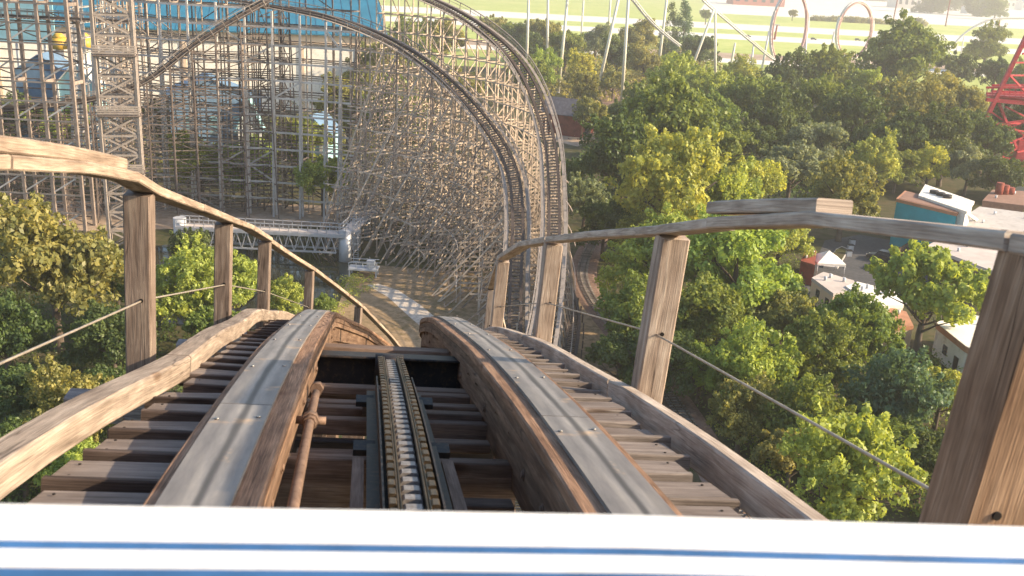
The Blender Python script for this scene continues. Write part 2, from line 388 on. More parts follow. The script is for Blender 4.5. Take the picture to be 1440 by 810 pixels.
# walkways
def walkway(sg, label, step, s0, lat_a, lat_b, kerb):
    w = thing("walkway", label, "walkway", tp(4, sg * 1.0, -.3))
    s = s0; i = 0; nb = MB()
    while s < 13:
        a, b = lat_a + random.uniform(-.02, .02), lat_b(s) + random.uniform(-.035, .02)
        mb = MB(); d, r, u_ = frame(s)
        tilt = random.uniform(.03, .10); uu = (u_ + d * tilt + r * random.uniform(-.02, .02)).normalized()
        mb.bar(tp(s, sg * a, -.17), tp(s, sg * b, -.17 + random.uniform(-.012, .012)), step * random.uniform(.80, .86), .045, uu, .006)
        if s > 1:
            for l in (a + .035, b - .05):
                for ds in (-.07, .06): c = tp(s + ds, sg * l, -.147); nb.tube(c, c + u_ * .004, .0055, n=6)
        pk = mb.build("plank", M['plank'], w)
        if s > .8:
            mb = MB(); e = s - step * .40; mb.bar(tp(e, sg * (a - .01), -.168), tp(e, sg * (b + random.uniform(-.01, .05)), -.168 + random.uniform(-.008, .008)), .036, .062, u_, .005)
            mb.build("cleat", M['cleatdark' if sg < 0 else 'cleatgrey'], pk)  # battens; the left ones carry the riser's shade in their dark colour
        s += step; i += 1
    nb.build("nail_head", M['bolthole'], w)["kind"] = "stuff"
    mb = MB()
    for l in (.82, 1.02): track_sweep(mb, -2.2, 14, sg * l, -.28, rect(.05, .16))
    mb.build("stringer", M['under'], w)
    kerb(w); return w
def kl(s): return -(0.17 * min(1.15, max(0.0, (5.0 - s) / 2.0))) - .06 * max(0, (s - 6) / 3) if s < 9 else -.06
def kerb_left(w):
    for a, b in ((-2.2, 5.05), (5.07, 9.4), (9.42, 14)):
        mb = MB(); track_sweep(mb, a, b, -1.165, -.088, rect(.135, .12, .012), lf=kl, hf=lambda s: .012 * math.sin(s * 2.3)); mb.build("kerb_board", M['kerb'], w)
def kr(s): return .10 * min(1.1, max(0, (4.2 - s) / 2))
def kerb_right(w):
    for a, b in ((-2.2, 5.25), (5.27, 8.4), (8.42, 14)):
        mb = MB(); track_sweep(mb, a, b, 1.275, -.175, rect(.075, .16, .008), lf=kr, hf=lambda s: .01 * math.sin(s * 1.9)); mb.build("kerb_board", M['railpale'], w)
walkway(-1, "narrow stepped plank walkway with a worn kerb timber left of the track", .325, -1.65, .80, lambda s: 1.10 + .12 * min(1.15, max(0, (5 - s) / 2)), kerb_left)
walkway(1, "narrow plank walkway with a straight kerb board right of the track", .29, -1.74, .80, lambda s: 1.14, kerb_right)

# handrails
def hr_spline(pts):                     # piecewise linear timber rail through (s, lat, h)
    return pts
def handrail(name, label, sg, posts, railpts, splice, cable):
    h = thing(name, label, "handrail", tp(4, sg * 1.4, -.3))
    for (s, lat, sz, h1, lean, out) in posts:
        mb = MB(); dirf = (T0 + NN * (bend(s + .1) - bend(s - .1)) / .2).normalized(); r = dirf.cross(UU).normalized()
        a = tp(s, lat, -.75); b = tp(s + lean, lat + out, h1)
        mb.sweep([a + (b - a) * k / 5 for k in range(6)], rect(sz, sz, .008), [r] * 6, [dirf] * 6)
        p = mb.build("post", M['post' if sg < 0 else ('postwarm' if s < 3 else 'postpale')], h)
        mb = MB(); c = tp(s - sz / 2 + .0, lat + .02, .23) ; mb.tube(c - dirf * .006, c + dirf * .02, .012, n=8); mb.build("hole", M['bolthole'], p)
    for (wd, th), pts in railpts:
        Q = [tp(s, lat, hh) for (s, lat, hh) in pts]
        for i in range(len(Q) - 1):     # boards butt at the ends, each a little off line
            a, b = Q[i], Q[i + 1]; d = (b - a).normalized(); r = d.cross(UU).normalized(); u_ = r.cross(d).normalized()
            if i and i % 2: continue
            e = Q[min(i + 2, len(Q) - 1)]; P = [a + d * .004, b, e] if e is not b else [a + d * .004, b]
            if e is not b: P[-1] = e - (e - b).normalized() * .004
            off = r * random.uniform(-.006, .006) + u_ * random.uniform(-.003, .003); n_ = [(P[min(k + 1, len(P) - 1)] - P[max(k - 1, 0)]).normalized() for k in range(len(P))]
            rr = [x.cross(UU).normalized() for x in n_]; mb = MB(); mb.sweep([p + off for p in P], rect(wd, th, .006), rr, [x.cross(y).normalized() for x, y in zip(rr, n_)])
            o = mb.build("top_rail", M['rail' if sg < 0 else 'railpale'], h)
            mb = MB()
            for q in (P[0] + (P[1] - P[0]).normalized() * .07, P[-1] - (P[-1] - P[-2]).normalized() * .07):
                for k in (-.03, .03): mb.tube(q + rr[0] * k + u_ * (th / 2 - .001), q + rr[0] * k + u_ * (th / 2 + .003), .008, n=7)
            mb.build("nail_head", M['bolthole'], o)["kind"] = "stuff"
    mb = MB(); a, b, lat, hh = splice
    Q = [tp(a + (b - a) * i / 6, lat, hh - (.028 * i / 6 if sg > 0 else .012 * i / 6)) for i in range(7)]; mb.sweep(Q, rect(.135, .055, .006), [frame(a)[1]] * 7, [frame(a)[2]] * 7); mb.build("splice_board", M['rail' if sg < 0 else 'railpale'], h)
    mb = MB(); mb.pipe([tp(s, l, hh) for s, l, hh in cable], .0055, 6); mb.build("cable", M['cable'], h)
    for (s, *_r) in posts:
        mb = MB(); mb.bar(tp(s - .16, sg * .9, -.40), tp(s - .16, sg * (1.80 if sg < 0 else 1.62), -.40), .14, .15, UU, .006); mb.build("outrigger_beam", M['greybeam'], h)
        for dz in (-.05, .05): mb = MB(); c = tp(s - .16 - .072, sg * 1.50, -.40 + dz); mb.tube(c - T0 * .012, c + T0 * .01, .014, n=6); mb.build("bolt", M['bolt'], h)
    return h
handrail("handrail", "timber handrail with dark square posts on the left edge of the lift hill", -1,
    [(-1.1, -1.44, .14, .855, 0, 0), (2.2, -1.44, .14, .87, 0, 0), (5.47, -1.44, .14, .838, 0, 0), (8.62, -1.44, .14, .78, 0, 0), (11.6, -1.43, .14, .85, 0, 0), (14.75, -1.43, .13, .83, 0, 0), (18.0, -1.43, .13, .83, 0, 0), (21.2, -1.43, .13, .83, 0, 0)],
    [((.135, .05), [(-2.2, -1.41, .89), (.5, -1.41, .90), (3.3, -1.41, .915), (4.2, -1.41, .917), (5.05, -1.41, .91), (5.6, -1.41, .86), (7.0, -1.41, .83), (8.65, -1.41, .81), (10.1, -1.41, .85), (11.6, -1.41, .88)]),
     ((.125, .055), [(11.62, -1.41, .865), (13.2, -1.41, .86), (14.8, -1.41, .86), (16.4, -1.41, .86), (18.0, -1.41, .86)]), ((.125, .055), [(18.02, -1.41, .86), (20, -1.41, .86), (22, -1.41, .86)])],
    (3.15, 4.85, -1.42, .972), [(-2.2, -1.42, .22), (1.0, -1.6, .22), (5.47, -1.42, .23), (8.62, -1.42, .22), (11.6, -1.41, .22), (14.75, -1.41, .22)])
handrail("handrail", "weathered pale handrail with thick posts on the right edge of the lift hill", 1,
    [(-1.15, 1.385, .16, .87, 0, 0), (2.10, 1.350, .185, .893, 0, .06), (5.08, 1.41, .155, .793, 0, .02), (8.3, 1.41, .15, .78, 0, 0), (11.5, 1.41, .145, .82, 0, 0), (14.7, 1.41, .13, .83, 0, 0), (18, 1.41, .13, .83, 0, 0)],
    [((.14, .05), [(-2.2, 1.38, .90), (0.3, 1.38, .905), (2.15, 1.38, .92), (3.25, 1.39, .917), (4.3, 1.40, .865), (5.15, 1.40, .82), (6.7, 1.40, .81), (8.3, 1.40, .81)]),
     ((.135, .055), [(8.32, 1.40, .81), (9.8, 1.40, .83), (11.5, 1.40, .85)]), ((.125, .055), [(11.52, 1.40, .85), (14.7, 1.40, .86), (18, 1.40, .86)])],
    (3.22, 4.32, 1.39, .966), [(-2.2, 1.36, .2), (2.12, 1.37, .2), (5.08, 1.40, .23), (8.3, 1.40, .23), (11.5, 1.40, .23)])

# the front edge of the car: white padded top roll, blue gap, white bead, blue body
car = thing("coaster_car", "white padded front edge of a blue coaster car at the bottom of the view", "coaster car", EYE + T0 * .8 + UU * -.8)
def car_sweep(prof, name, mat, s_c, z_c, parent=car, smooth=True):
    mb = MB(); k = 9; P = []; X = []; Y = []
    for i in range(k):
        l = -1.0 + 2.0 * i / (k - 1)
        P.append(EYE + T0 * (s_c - .02 * abs(l) ** 3) + NN * l + UU * (z_c + .004 * l + .001 * math.sin(l * 9))); X.append(T0); Y.append(UU)
    mb.sweep(P, prof, X, Y, smooth=False); o = mb.build(name, mat, parent)
    return o
def rrect(w, h, r, n=4):
    out = []
    for cx, cy, a0 in ((w / 2 - r, -h / 2 + r, -90), (w / 2 - r, h / 2 - r, 0), (-w / 2 + r, h / 2 - r, 90), (-w / 2 + r, -h / 2 + r, 180)):
        for i in range(n + 1):
            a = R(a0 + 90 * i / n); out.append((cx + r * math.cos(a), cy + r * math.sin(a)))
    return out
car_sweep(rrect(.056, .05, .010), "padded_roll", M['white'], .775, -.497)
car_sweep(rrect(.012, .05, .003), "blue_gap_strip", M['blue'], .7415, -.500)
car_sweep(rrect(.024, .05, .008), "white_bead", M['white'], .7235, -.498)
car_sweep(rrect(.03, .6, .006), "front_panel", M['blue'], .6960, -.775)

# ------------------------------------------------------------------ setting: ground, water, roads
def ground_mat(name, stops, s1=.04, s2=.6, bump=.0):
    mt, nt, p = newmat(name); L = nt.links
    tc = N(nt, "ShaderNodeTexCoord")
    a = N(nt, "ShaderNodeTexNoise", Scale=s1, Detail=8.0, Roughness=.65); L.new(tc.outputs["Object"], a.inputs[0])
    b = N(nt, "ShaderNodeTexNoise", Scale=s2, Detail=5.0, Roughness=.7); L.new(tc.outputs["Object"], b.inputs[0])
    mx = N(nt, "ShaderNodeMath", operation='MULTIPLY_ADD'); mx.inputs[1].default_value = .55; L.new(b.outputs[0], mx.inputs[0])
    h = N(nt, "ShaderNodeMath", operation='MULTIPLY'); h.inputs[1].default_value = .45; L.new(a.outputs[0], h.inputs[0]); L.new(h.outputs[0], mx.inputs[2])
    c = ramp(nt, stops, mx.outputs[0]); L.new(c, p.inputs["Base Color"]); p.inputs["Roughness"].default_value = .95
    p.inputs["Specular IOR Level"].default_value = .1
    if bump:
        bp = N(nt, "ShaderNodeBump", Strength=.8, Distance=bump); L.new(b.outputs[0], bp.inputs["Height"]); L.new(bp.outputs[0], p.inputs["Normal"])
    return mt
M['ground'] = ground_mat("ground_soil_and_grass", [(.36, (.028, .026, .013)), (.47, (.055, .06, .024)), (.56, (.09, .075, .042)), (.66, (.13, .10, .06))], .05, .5, .1)
M['drygrass'] = ground_mat("dry_grass", [(.36, (.11, .10, .04)), (.45, (.21, .15, .085)), (.54, (.31, .22, .135)), (.66, (.40, .29, .19))], .06, .9, .05)
M['field'] = ground_mat("sunlit_grass_field", [(.36, (.28, .35, .09)), (.5, (.38, .44, .13)), (.64, (.48, .48, .19))], .012, .12)
M['fielddark'] = ground_mat("darker_grass_field", [(.36, (.24, .30, .08)), (.5, (.32, .37, .10)), (.64, (.40, .41, .14))], .012, .12)  # slightly darker green for the lawn
M['concrete'] = ground_mat("pale_concrete", [(.36, (.56, .54, .48)), (.5, (.66, .64, .58)), (.64, (.74, .72, .66))], .03, .5)
M['tan'] = ground_mat("tan_paving", [(.36, (.24, .17, .12)), (.5, (.36, .27, .20)), (.64, (.45, .36, .28))], .05, .8)
M['asphalt'] = ground_mat("asphalt", [(.36, (.055, .055, .058)), (.5, (.085, .085, .09)), (.64, (.12, .115, .115))], .1, 1.5)
M['ballast'] = ground_mat("brown_trackbed", [(.36, (.12, .075, .055)), (.5, (.21, .14, .11)), (.64, (.29, .21, .17))], .12, 2.0, .05)
M['pathstone'] = ground_mat("broken_stone_path", [(.38, (.30, .25, .20)), (.5, (.46, .40, .34)), (.62, (.55, .50, .44))], .3, 1.6, .04)
def water_mat():
    mt, nt, p = newmat("pond_water"); p.inputs["Base Color"].default_value = (.022, .024, .012, 1); p.inputs["Roughness"].default_value = .06
    n = N(nt, "ShaderNodeTexNoise", Scale=.8, Detail=3.0); tc = N(nt, "ShaderNodeTexCoord"); nt.links.new(tc.outputs["Object"], n.inputs[0])
    b = N(nt, "ShaderNodeBump", Strength=.12, Distance=.05); nt.links.new(n.outputs[0], b.inputs["Height"]); nt.links.new(b.outputs[0], p.inputs["Normal"]); return mt
M['water'] = water_mat()

def sheet(name, pix, mat, z, sub=0):    # a flat ground area given by its corner points in the photograph, laid at height z
    mb = MB(); mb.poly([at_z(x, y, z) for x, y in pix]); o = mb.build(name, mat); o["kind"] = "structure"; return o
mb = MB(); mb.poly([(-7000, -400, 0), (7000, -400, 0), (7000, 8000, 0), (-7000, 8000, 0)])
mb.build("ground", M['ground'])["kind"] = "structure"
def strip(name, mat, z, y0, y1, x0=-2600, x1=3200, k=-.10):   # a band across the far plain, slightly skewed
    mb = MB(); mb.poly([(x0, y0 + k * x0, z), (x1, y0 + k * x1, z), (x1, y1 + k * x1, z), (x0, y1 + k * x0, z)]); o = mb.build(name, mat); o["kind"] = "structure"; return o
strip("far_field", M['field'], .012, 1040, 2050, -900, 1500, -.03)
strip("far_highway", M['concrete'], .020, 925, 1040, -900, 1500, -.03)
strip("median_grass", M['field'], .016, 850, 925, -900, 1500, -.03)
strip("highway", M['concrete'], .022, 780, 850, -900, 1500, -.03)
strip("roadside_grass", M['field'], .012, 640, 780, -900, 1500, -.03)
strip("service_road", M['tan'], .020, 596, 640, -900, 1500, -.03)
strip("pale_path", M['concrete'], .024, 566, 596, -900, 1500, -.03)
strip("park_lawn", M['fielddark'], .012, 470, 566, -900, 1500, -.03)
mb = MB(); mb.poly([(215, 1290, .03), (1300, 1270, .03), (2600, 2700, .03), (480, 2700, .03)]); mb.build("parking_lot", M['concrete'])["kind"] = "structure"
mb = MB()
for i in range(60):
    y = 779.5 if i % 2 else 850.5
for y in (803, 827, 962, 1003):
    for i in range(90):
        x = -300 + i * 14; mb.poly([(x, y - .03 * x - .25, .03), (x + 6, y - .03 * x - .25, .03), (x + 6, y - .03 * x + .25, .03), (x, y - .03 * x + .25, .03)])
mb.build("lane_markings", M['white'])["kind"] = "structure"
sheet("tan_plaza", [(-80, 286), (60, 282), (330, 284), (540, 292), (520, 318), (240, 322), (-80, 330)], M['tan'], .02)
sheet("pond_water", [(150, 352), (300, 338), (484, 334), (508, 372), (486, 392), (470, 430), (430, 470), (240, 455), (130, 400)], M['water'], .03)
sheet("dry_grass_bank", [(488, 394), (520, 372), (620, 380), (790, 396), (880, 500), (820, 640), (560, 640), (430, 560), (462, 470)], M['drygrass'], .04)
sheet("stone_path", [(516, 401), (532, 399), (560, 408), (590, 428), (632, 462), (668, 500), (640, 506), (604, 470), (572, 442), (546, 418)], M['pathstone'], .05)
sheet("courtyard_paving", [(1128, 410), (1160, 338), (1210, 330), (1330, 352), (1300, 420), (1200, 452)], M['asphalt'], .03)
sheet("barn_yard", [(770, 196), (785, 176), (830, 166), (846, 178), (836, 196), (812, 206)], M['tan'], .03)
sheet("clearing", [(838, 128), (900, 108), (912, 120), (890, 134), (850, 150)], M['ballast'], .03)

# curving railway at the foot of the hill
RW = [(852, 326), (834, 344), (824, 362), (819, 384), (823, 404), (836, 428), (858, 456), (896, 500), (940, 556), (984, 624), (1030, 704), (1075, 790)]
RWp = [at_z(x, y, 0) for x, y in RW]
def catmull(P, n=10):
    P = [V(p) for p in P]; out = []
    Q = [P[0] * 2 - P[1]] + P + [P[-1] * 2 - P[-2]]
    for i in range(1, len(Q) - 2):
        a, b, c, d = Q[i - 1], Q[i], Q[i + 1], Q[i + 2]
        for k in range(n):
            t = k / n
            out.append(.5 * ((2 * b) + (c - a) * t + (2 * a - 5 * b + 4 * c - d) * t * t + (3 * b - a - 3 * c + d) * t ** 3))
    out.append(P[-1]); return out
def resample(P, step):
    out = [P[0].copy()]; acc = 0
    for a, b in zip(P, P[1:]):
        L = (b - a).length; d = step - acc
        while d <= L: out.append(a + (b - a) * (d / L)); d += step
        acc = (acc + L) % step if L else acc
        acc = L - (d - step)
    return out
def hrights(P):
    o = []
    for i in range(len(P)):
        d = P[min(i + 1, len(P) - 1)] - P[max(i - 1, 0)]; d.z = 0; d.normalize(); o.append(V((d.y, -d.x, 0)))
    return o
RWc = resample(catmull(RWp, 12), .7); RWr = hrights(RWc); ZU = V((0, 0, 1))
mb = MB(); mb.sweep([p + V((0, 0, .03)) for p in RWc], [(-2.3, 0), (2.0, 0), (1.4, .14), (-1.6, .14)], RWr, [ZU] * len(RWc)); mb.build("railway_bed", M['ballast'])["kind"] = "structure"
M['oldtie'] = plain("railway_tie_wood", (.30, .27, .24), rough=.9, var=.35, scale=2)
M['railsteel'] = plain("railway_rail_steel", (.12, .10, .09), rough=.5, metal=.6, var=.3, scale=4)
rw = thing("miniature_railway", "narrow curving railway track with pale ties among the trees below the right handrail", "railway track", RWc[len(RWc) // 2])
mb = MB()
for p, r in zip(RWc, RWr): mb.bar(p + r * (-.85) + V((0, 0, .22)), p + r * .85 + V((0, 0, .22)), .24, .14)
o = mb.build("tie", M['oldtie'], rw); o["kind"] = "stuff"
for sg in (-1, 1):
    mb = MB(); mb.sweep([p + r * (.46 * sg) + V((0, 0, .35)) for p, r in zip(RWc, RWr)], rect(.07, .14), RWr, [ZU] * len(RWc)); mb.build("rail", M['railsteel'], rw)

def prism(mb, top, z0, z1=None):        # closed block from a roof outline down to z0
    t = [V(p) for p in top]; a = sum((t[i].x * t[(i + 1) % len(t)].y - t[(i + 1) % len(t)].x * t[i].y) for i in range(len(t)))
    if a < 0: t.reverse()
    b = [V((p.x, p.y, z0)) for p in t]
    mb.poly(t); mb.poly(list(reversed(b)))
    n = len(t)
    for i in range(n): mb.poly([b[i], b[(i + 1) % n], t[(i + 1) % n], t[i]], [(0, 0), (1, 0), (1, 1), (0, 1)])

# ------------------------------------------------------------------ wooden coaster structures
def timber(name, col, var=.35, sc=1.2):
    return plain(name, col, rough=.85, var=var, scale=sc, spec=.15)
M['lat'] = timber("lattice_timber", (.52, .425, .345))
M['latpale'] = timber("pale_lattice_timber", (.60, .56, .53), .22)
M['lattower'] = timber("tower_timber", (.29, .25, .225), .25)
M['latbrown'] = timber("brown_lattice_timber", (.29, .235, .205), .35)
M['latdark'] = timber("dark_lattice_timber", (.17, .135, .12))
M['trackdark'] = timber("dark_track_timber", (.085, .066, .060), .3)
M['tie'] = timber("track_tie_timber", (.23, .185, .16), .3)
M['walk'] = timber("catwalk_timber", (.30, .26, .235), .25)

def spline_frames(P, bank):
    Rr = hrights(P); Uu = []; R2 = []
    for i, (p, r) in enumerate(zip(P, Rr)):
        d = (P[min(i + 1, len(P) - 1)] - P[max(i - 1, 0)]).normalized(); b = bank[i]
        u_ = r.cross(d).normalized(); rr = (r * math.cos(b) + u_ * math.sin(b)); R2.append(rr); Uu.append(rr.cross(d).normalized())
    return R2, Uu
def coaster_track(parent, P, bank, walks=(-1, 1), gauge=.72, tie_step=.62, rail_mat='trackdark', depth=.36):
    """rails, ties, catwalks and hand lines along a centre line"""
    Rr, Uu = spline_frames(P, bank); tr = None
    for sg in (-1, 1):
        mb = MB(); mb.sweep([p + r * (gauge * sg) + u_ * .02 for p, r, u_ in zip(P, Rr, Uu)], rect(.40, depth), Rr, Uu); mb.build("rail", M[rail_mat], parent)
    P2 = resample(P, tie_step); B2 = np.interp(np.linspace(0, 1, len(P2)), np.linspace(0, 1, len(P)), bank); R2, U2 = spline_frames(P2, B2)
    mb = MB(); lo = 2.2 if -1 in walks else 1.0; hi = 2.2 if 1 in walks else 1.0
    for i, (p, r, u_) in enumerate(zip(P2, R2, U2)):
        big = i % 2 == 0
        d = P2[min(i + 1, len(P2) - 1)] - P2[max(0, i - 1)]
        mb.sweep([p - r * 1.0 - u_ * .25, p + r * 1.0 - u_ * .25], rect(.16, .12), [d.normalized()] * 2, [u_] * 2)
    o = mb.build("tie", M['tie'], parent); o["kind"] = "stuff"
    for sg in walks:
        mb = MB(); mb.sweep([p + r * (1.5 * sg) - u_ * .05 for p, r, u_ in zip(P, Rr, Uu)], rect(.42, .07), Rr, Uu); mb.build("catwalk", M['walk'], parent)
        mb = MB(); mb.sweep([p + r * (1.78 * sg) + u_ * 1.02 for p, r, u_ in zip(P, Rr, Uu)], rect(.12, .12), Rr, Uu)
        mb.sweep([p + r * (1.78 * sg) + u_ * .5 for p, r, u_ in zip(P, Rr, Uu)], rect(.05, .05), Rr, Uu)
        P3 = P2[::4]; R3 = R2[::4]; U3 = U2[::4]
        for p, r, u_ in zip(P3, R3, U3): mb.bar(p + r * (1.78 * sg) - u_ * .3, p + r * (1.78 * sg) + u_ * 1.0, .11, .11)
        o = mb.build("catwalk_handrail", M['lattower'], parent)

LEV = 3.05
def bent(parent, p, r, rows, topz, mat, batter_r=None, batter_l=None, wd=.17, level=LEV, xb=True, mat_b=None):
    """a cross frame under the track at p: posts at the lateral offsets in rows (each with its own top), girts at fixed levels, braces"""
    mb = MB(); g = V((p.x, p.y, 0)); tops = [topz(o_) for o_ in rows]
    for o_, tz in zip(rows, tops):
        if tz > .6: mb.bar(g + r * o_, g + r * o_ + ZU * tz, wd, wd, r)
    zmax = max(tops); k = 1
    while k * level < zmax:
        z = k * level; act = [o_ for o_, tz in zip(rows, tops) if tz >= z]
        a = min(act); b = max(act)
        if batter_r: b += batter_r * max(0, tops[-1] * .92 - z) / max(1, tops[-1])
        if batter_l: a -= batter_l * max(0, tops[0] * .92 - z) / max(1, tops[0])
        if b - a > .3: mb.bar(g + r * a + ZU * z, g + r * b + ZU * z, wd * .55, wd * 1.1)
        if xb:
            for o1, o2, t1, t2 in zip(rows, rows[1:], tops, tops[1:]):
                if min(t1, t2) >= z - level * .4:
                    zz = z - level
                    if (k + int(abs(o1))) % 2: mb.bar(g + r * o1 + ZU * zz, g + r * o2 + ZU * min(z, t2), wd * .5, wd * .9)
                    else: mb.bar(g + r * o2 + ZU * zz, g + r * o1 + ZU * min(z, t1), wd * .5, wd * .9)
        k += 1
    if batter_r: mb.bar(g + r * (rows[-1] + batter_r * .92) , g + r * rows[-1] + ZU * (tops[-1] * .92), wd, wd)
    if batter_l: mb.bar(g + r * (rows[0] - batter_l * .92), g + r * rows[0] + ZU * (tops[0] * .92), wd, wd)
    return mb.build("bent", mat, parent)
def ledgers(parent, stations, offsets, topf, mat, wd=.16, level=LEV, diag=0.0, zmin=0):
    """long girts that tie neighbouring bents together, with sway braces"""
    mb = MB()
    for (p0, r0), (p1, r1) in zip(stations, stations[1:]):
        for o_ in offsets:
            a = V((p0.x, p0.y, 0)) + r0 * o_; b = V((p1.x, p1.y, 0)) + r1 * o_; t0 = topf(p0, o_); t1 = topf(p1, o_); k = 1
            while k * level < min(t0, t1):
                z = k * level
                if z > zmin: mb.bar(a + ZU * z, b + ZU * z, wd * .6, wd)
                if diag and rng.random() < diag:
                    if (k % 2): mb.bar(a + ZU * (z - level), b + ZU * z, wd * .5, wd * .9)
                    else: mb.bar(b + ZU * (z - level), a + ZU * z, wd * .5, wd * .9)
                k += 1
    o = mb.build("girt", mat, parent); o["kind"] = "stuff"; return o

# --- the big left hand turn: two nested tracks
TB = [(2.2, 40, 22), (2.0, 52, 11.5), (1.7, 64, 5), (1.4, 80, 2.2), (.9, 100, 1.7), (.6, 115, 3.2), (.4, 126, 7.4), (.3, 135, 12.4), (-.9, 146.6, 16.8), (-5, 157.5, 21.4), (-12.2, 166.8, 27), (-21.5, 174, 31.9), (-32.4, 178.5, 35.2), (-44, 180, 36.9), (-62, 181, 38.6), (-74, 185, 39.8), (-84, 194, 40.6), (-88, 207, 41), (-88, 225, 41)]
TA = [(2.4, 84, 6), (3.3, 100, 5.6), (4.3, 112, 6.6), (5.0, 123, 9), (5.3, 135, 14), (4.2, 148.2, 22.2), (-.2, 160.5, 30.4), (-8, 171, 36), (-18.5, 179.2, 40), (-31, 184.4, 42.2), (-44, 186.5, 43.2), (-60, 188, 43.6), (-72, 193, 43.8), (-80, 203, 43.8), (-82, 220, 43.6)]
PB = resample(catmull(TB, 16), 1.0); PA = resample(catmull(TA, 16), 1.0)
def turn_bank(P):                        # lean into the turn where the plan curves
    o = []
    for i in range(len(P)):
        a = P[max(0, i - 4)]; b = P[i]; c = P[min(len(P) - 1, i + 4)]
        d1 = (b - a); d2 = (c - b); d1.z = d2.z = 0
        ang = d1.xy.angle_signed(d2.xy, 0) if d1.length > 0 and d2.length > 0 else 0
        o.append(max(-.45, min(.45, -ang * 2.6)))
    k = 9; return [-sum(o[max(0, i - k):i + k + 1]) / len(o[max(0, i - k):i + k + 1]) * -1 for i in range(len(o))]
bankB = [abs(b) for b in turn_bank(PB)]; bankA = [abs(b) for b in turn_bank(PA)]
def stations(P, steps):                  # step length may change with the station: steps(p)
    out = []; last = None; Rr = hrights(P)
    for p, r in zip(P, Rr):
        if last is None or (p - last).length >= steps(p): out.append((p, r)); last = p
    return out
turn_in = thing("coaster_turn", "lower inner wooden coaster track sweeping left on a dense lattice of timber bents", "roller coaster", (-8, 150, 0))
turn_out = thing("coaster_turn", "higher outer wooden coaster track curving along the right edge of the timber lattice", "roller coaster", (2, 150, 0))
coaster_track(turn_in, PB, bankB); coaster_track(turn_out, PA, bankA)
stB = stations(PB, lambda p: 2.15 if p.x > -27 else (2.9 if p.x > -34 else 4.5))
stA = stations(PA, lambda p: 2.3 if p.x > -27 else 4.5)
def arcness(p): return max(0.0, min(1.0, (p.x + 30) / 8)) * max(0, min(1, (p.y - 108) / 8))
def arc_bent(parent, p, r, zt, k, ix):
    """tall frame of the turn: two posts under the track and parallel raking legs on the inside"""
    mb = MB(); g = V((p.x, p.y, 0)); reach = (.62 * zt + 2.0) * k; n = max(2, int(reach / 2.6))
    for o_ in (-1.6, 1.6): mb.bar(g + r * o_, g + r * o_ + ZU * zt, .19, .19, r)
    for j in range(1, n + 1):
        f = j / n; jt = rng.uniform(-.3, .3)
        if (ix + j) % 3: mb.bar(g + r * (-1.6 - reach * f + jt), g + r * (-1.6) + ZU * (zt * f * .97), .17, .17, r)
        else: mb.bar(g + r * (-1.6 - reach * f + jt), g + r * (-1.6 - reach * f + jt) + ZU * (zt * (1 - f) * .98 + .8), .17, .17, r)
        if j % 2: mb.bar(g + r * (-1.6 - reach * f), g + r * (-1.6 - reach * (f - 1 / n)) + ZU * (zt * (1 - f) * .5 + 2.5), .09, .17)
    kk = 1
    while kk * LEV < zt:
        z = kk * LEV; a = -1.6 - reach * (1 - z / zt)
        mb.bar(g + r * a + ZU * (z + rng.uniform(-.1, .1)), g + r * 1.6 + ZU * z, .10, .22)
        if kk % 2: mb.bar(g + r * -1.6 + ZU * (z - LEV), g + r * 1.6 + ZU * z, .09, .16)
        else: mb.bar(g + r * 1.6 + ZU * (z - LEV), g + r * -1.6 + ZU * z, .09, .16)
        kk += 1
    return mb.build("bent", M['lat' if ix % 3 else 'latbrown'], parent)  # every third frame browner: shadow contrast put into the timber colour
for i, (p, r) in enumerate(stB):
    k = arcness(p); zt = p.z - .55
    if p.y < 108 and zt < 1.0: continue
    if p.y < 108: rows = [-1.6, 1.6]; bent(turn_in, p, r, rows, lambda o_: zt, M['lat'], 1.0, 1.0); continue
    if k > .02:
        arc_bent(turn_in, p, r, zt, k, i)
    else:
        bent(turn_in, p, r, [1.7, 4.4], lambda o_: zt, M['lat'], wd=.2, xb=False, level=LEV * 3)
        bent(turn_in, p, r, [-2.0], lambda o_: zt, M['latpale'], batter_l=.05 * zt, wd=.34)  # front row: light on the grid face put into a paler timber
arc = [(p, r) for p, r in stB if arcness(p) > .02]; straight = [(p, r) for p, r in stB if p.x < -27]
def topB(p, o_):
    zt = p.z - .55; reach = .58 * zt + 3.0
    return zt * (1 - max(0, -o_ - 1.6) / (reach * 1.12)) if o_ < -1.7 else zt
ledgers(turn_in, arc, [-1.6, 1.6, -4.6, -8.2, -12.5], topB, M['lat'], wd=.18, diag=.28)
ledgers(turn_in, straight, [-2.02], lambda p, o_: p.z - .5, M['latpale'], wd=.33, diag=.05)
ledgers(turn_in, straight, [1.7, 4.4], lambda p, o_: p.z - .5, M['lat'], wd=.17, diag=.10)
for i, (p, r) in enumerate(stA):
    zt = p.z - .55
    if p.y < 104 and zt < 1.0: continue
    if p.y < 104: bent(turn_out, p, r, [-1.6, 1.6], lambda o_: zt, M['lat'], 1.0, 1.0); continue
    if p.x > -27: bent(turn_out, p, r, [-3.6, -1.3, 1.3], lambda o_: zt if o_ > -2 else zt * .7, M['lat'], batter_r=.16 * zt + .6, wd=.18)
    else: bent(turn_out, p, r, [-1.7, 1.7], lambda o_: zt, M['latdark'], wd=.2, xb=False, level=LEV * 3)
ledgers(turn_out, [s for s in stA if s[0].x > -28 and s[0].y > 104], [-1.3, 1.3, 3.2], lambda p, o_: (p.z - .55) * (1 if o_ < 2 else .75), M['lat'], wd=.16, diag=.3)
ledgers(turn_out, [s for s in stA if s[0].x < -26], [-1.7, 1.7], lambda p, o_: p.z - .5, M['latdark'], wd=.2, diag=.12)

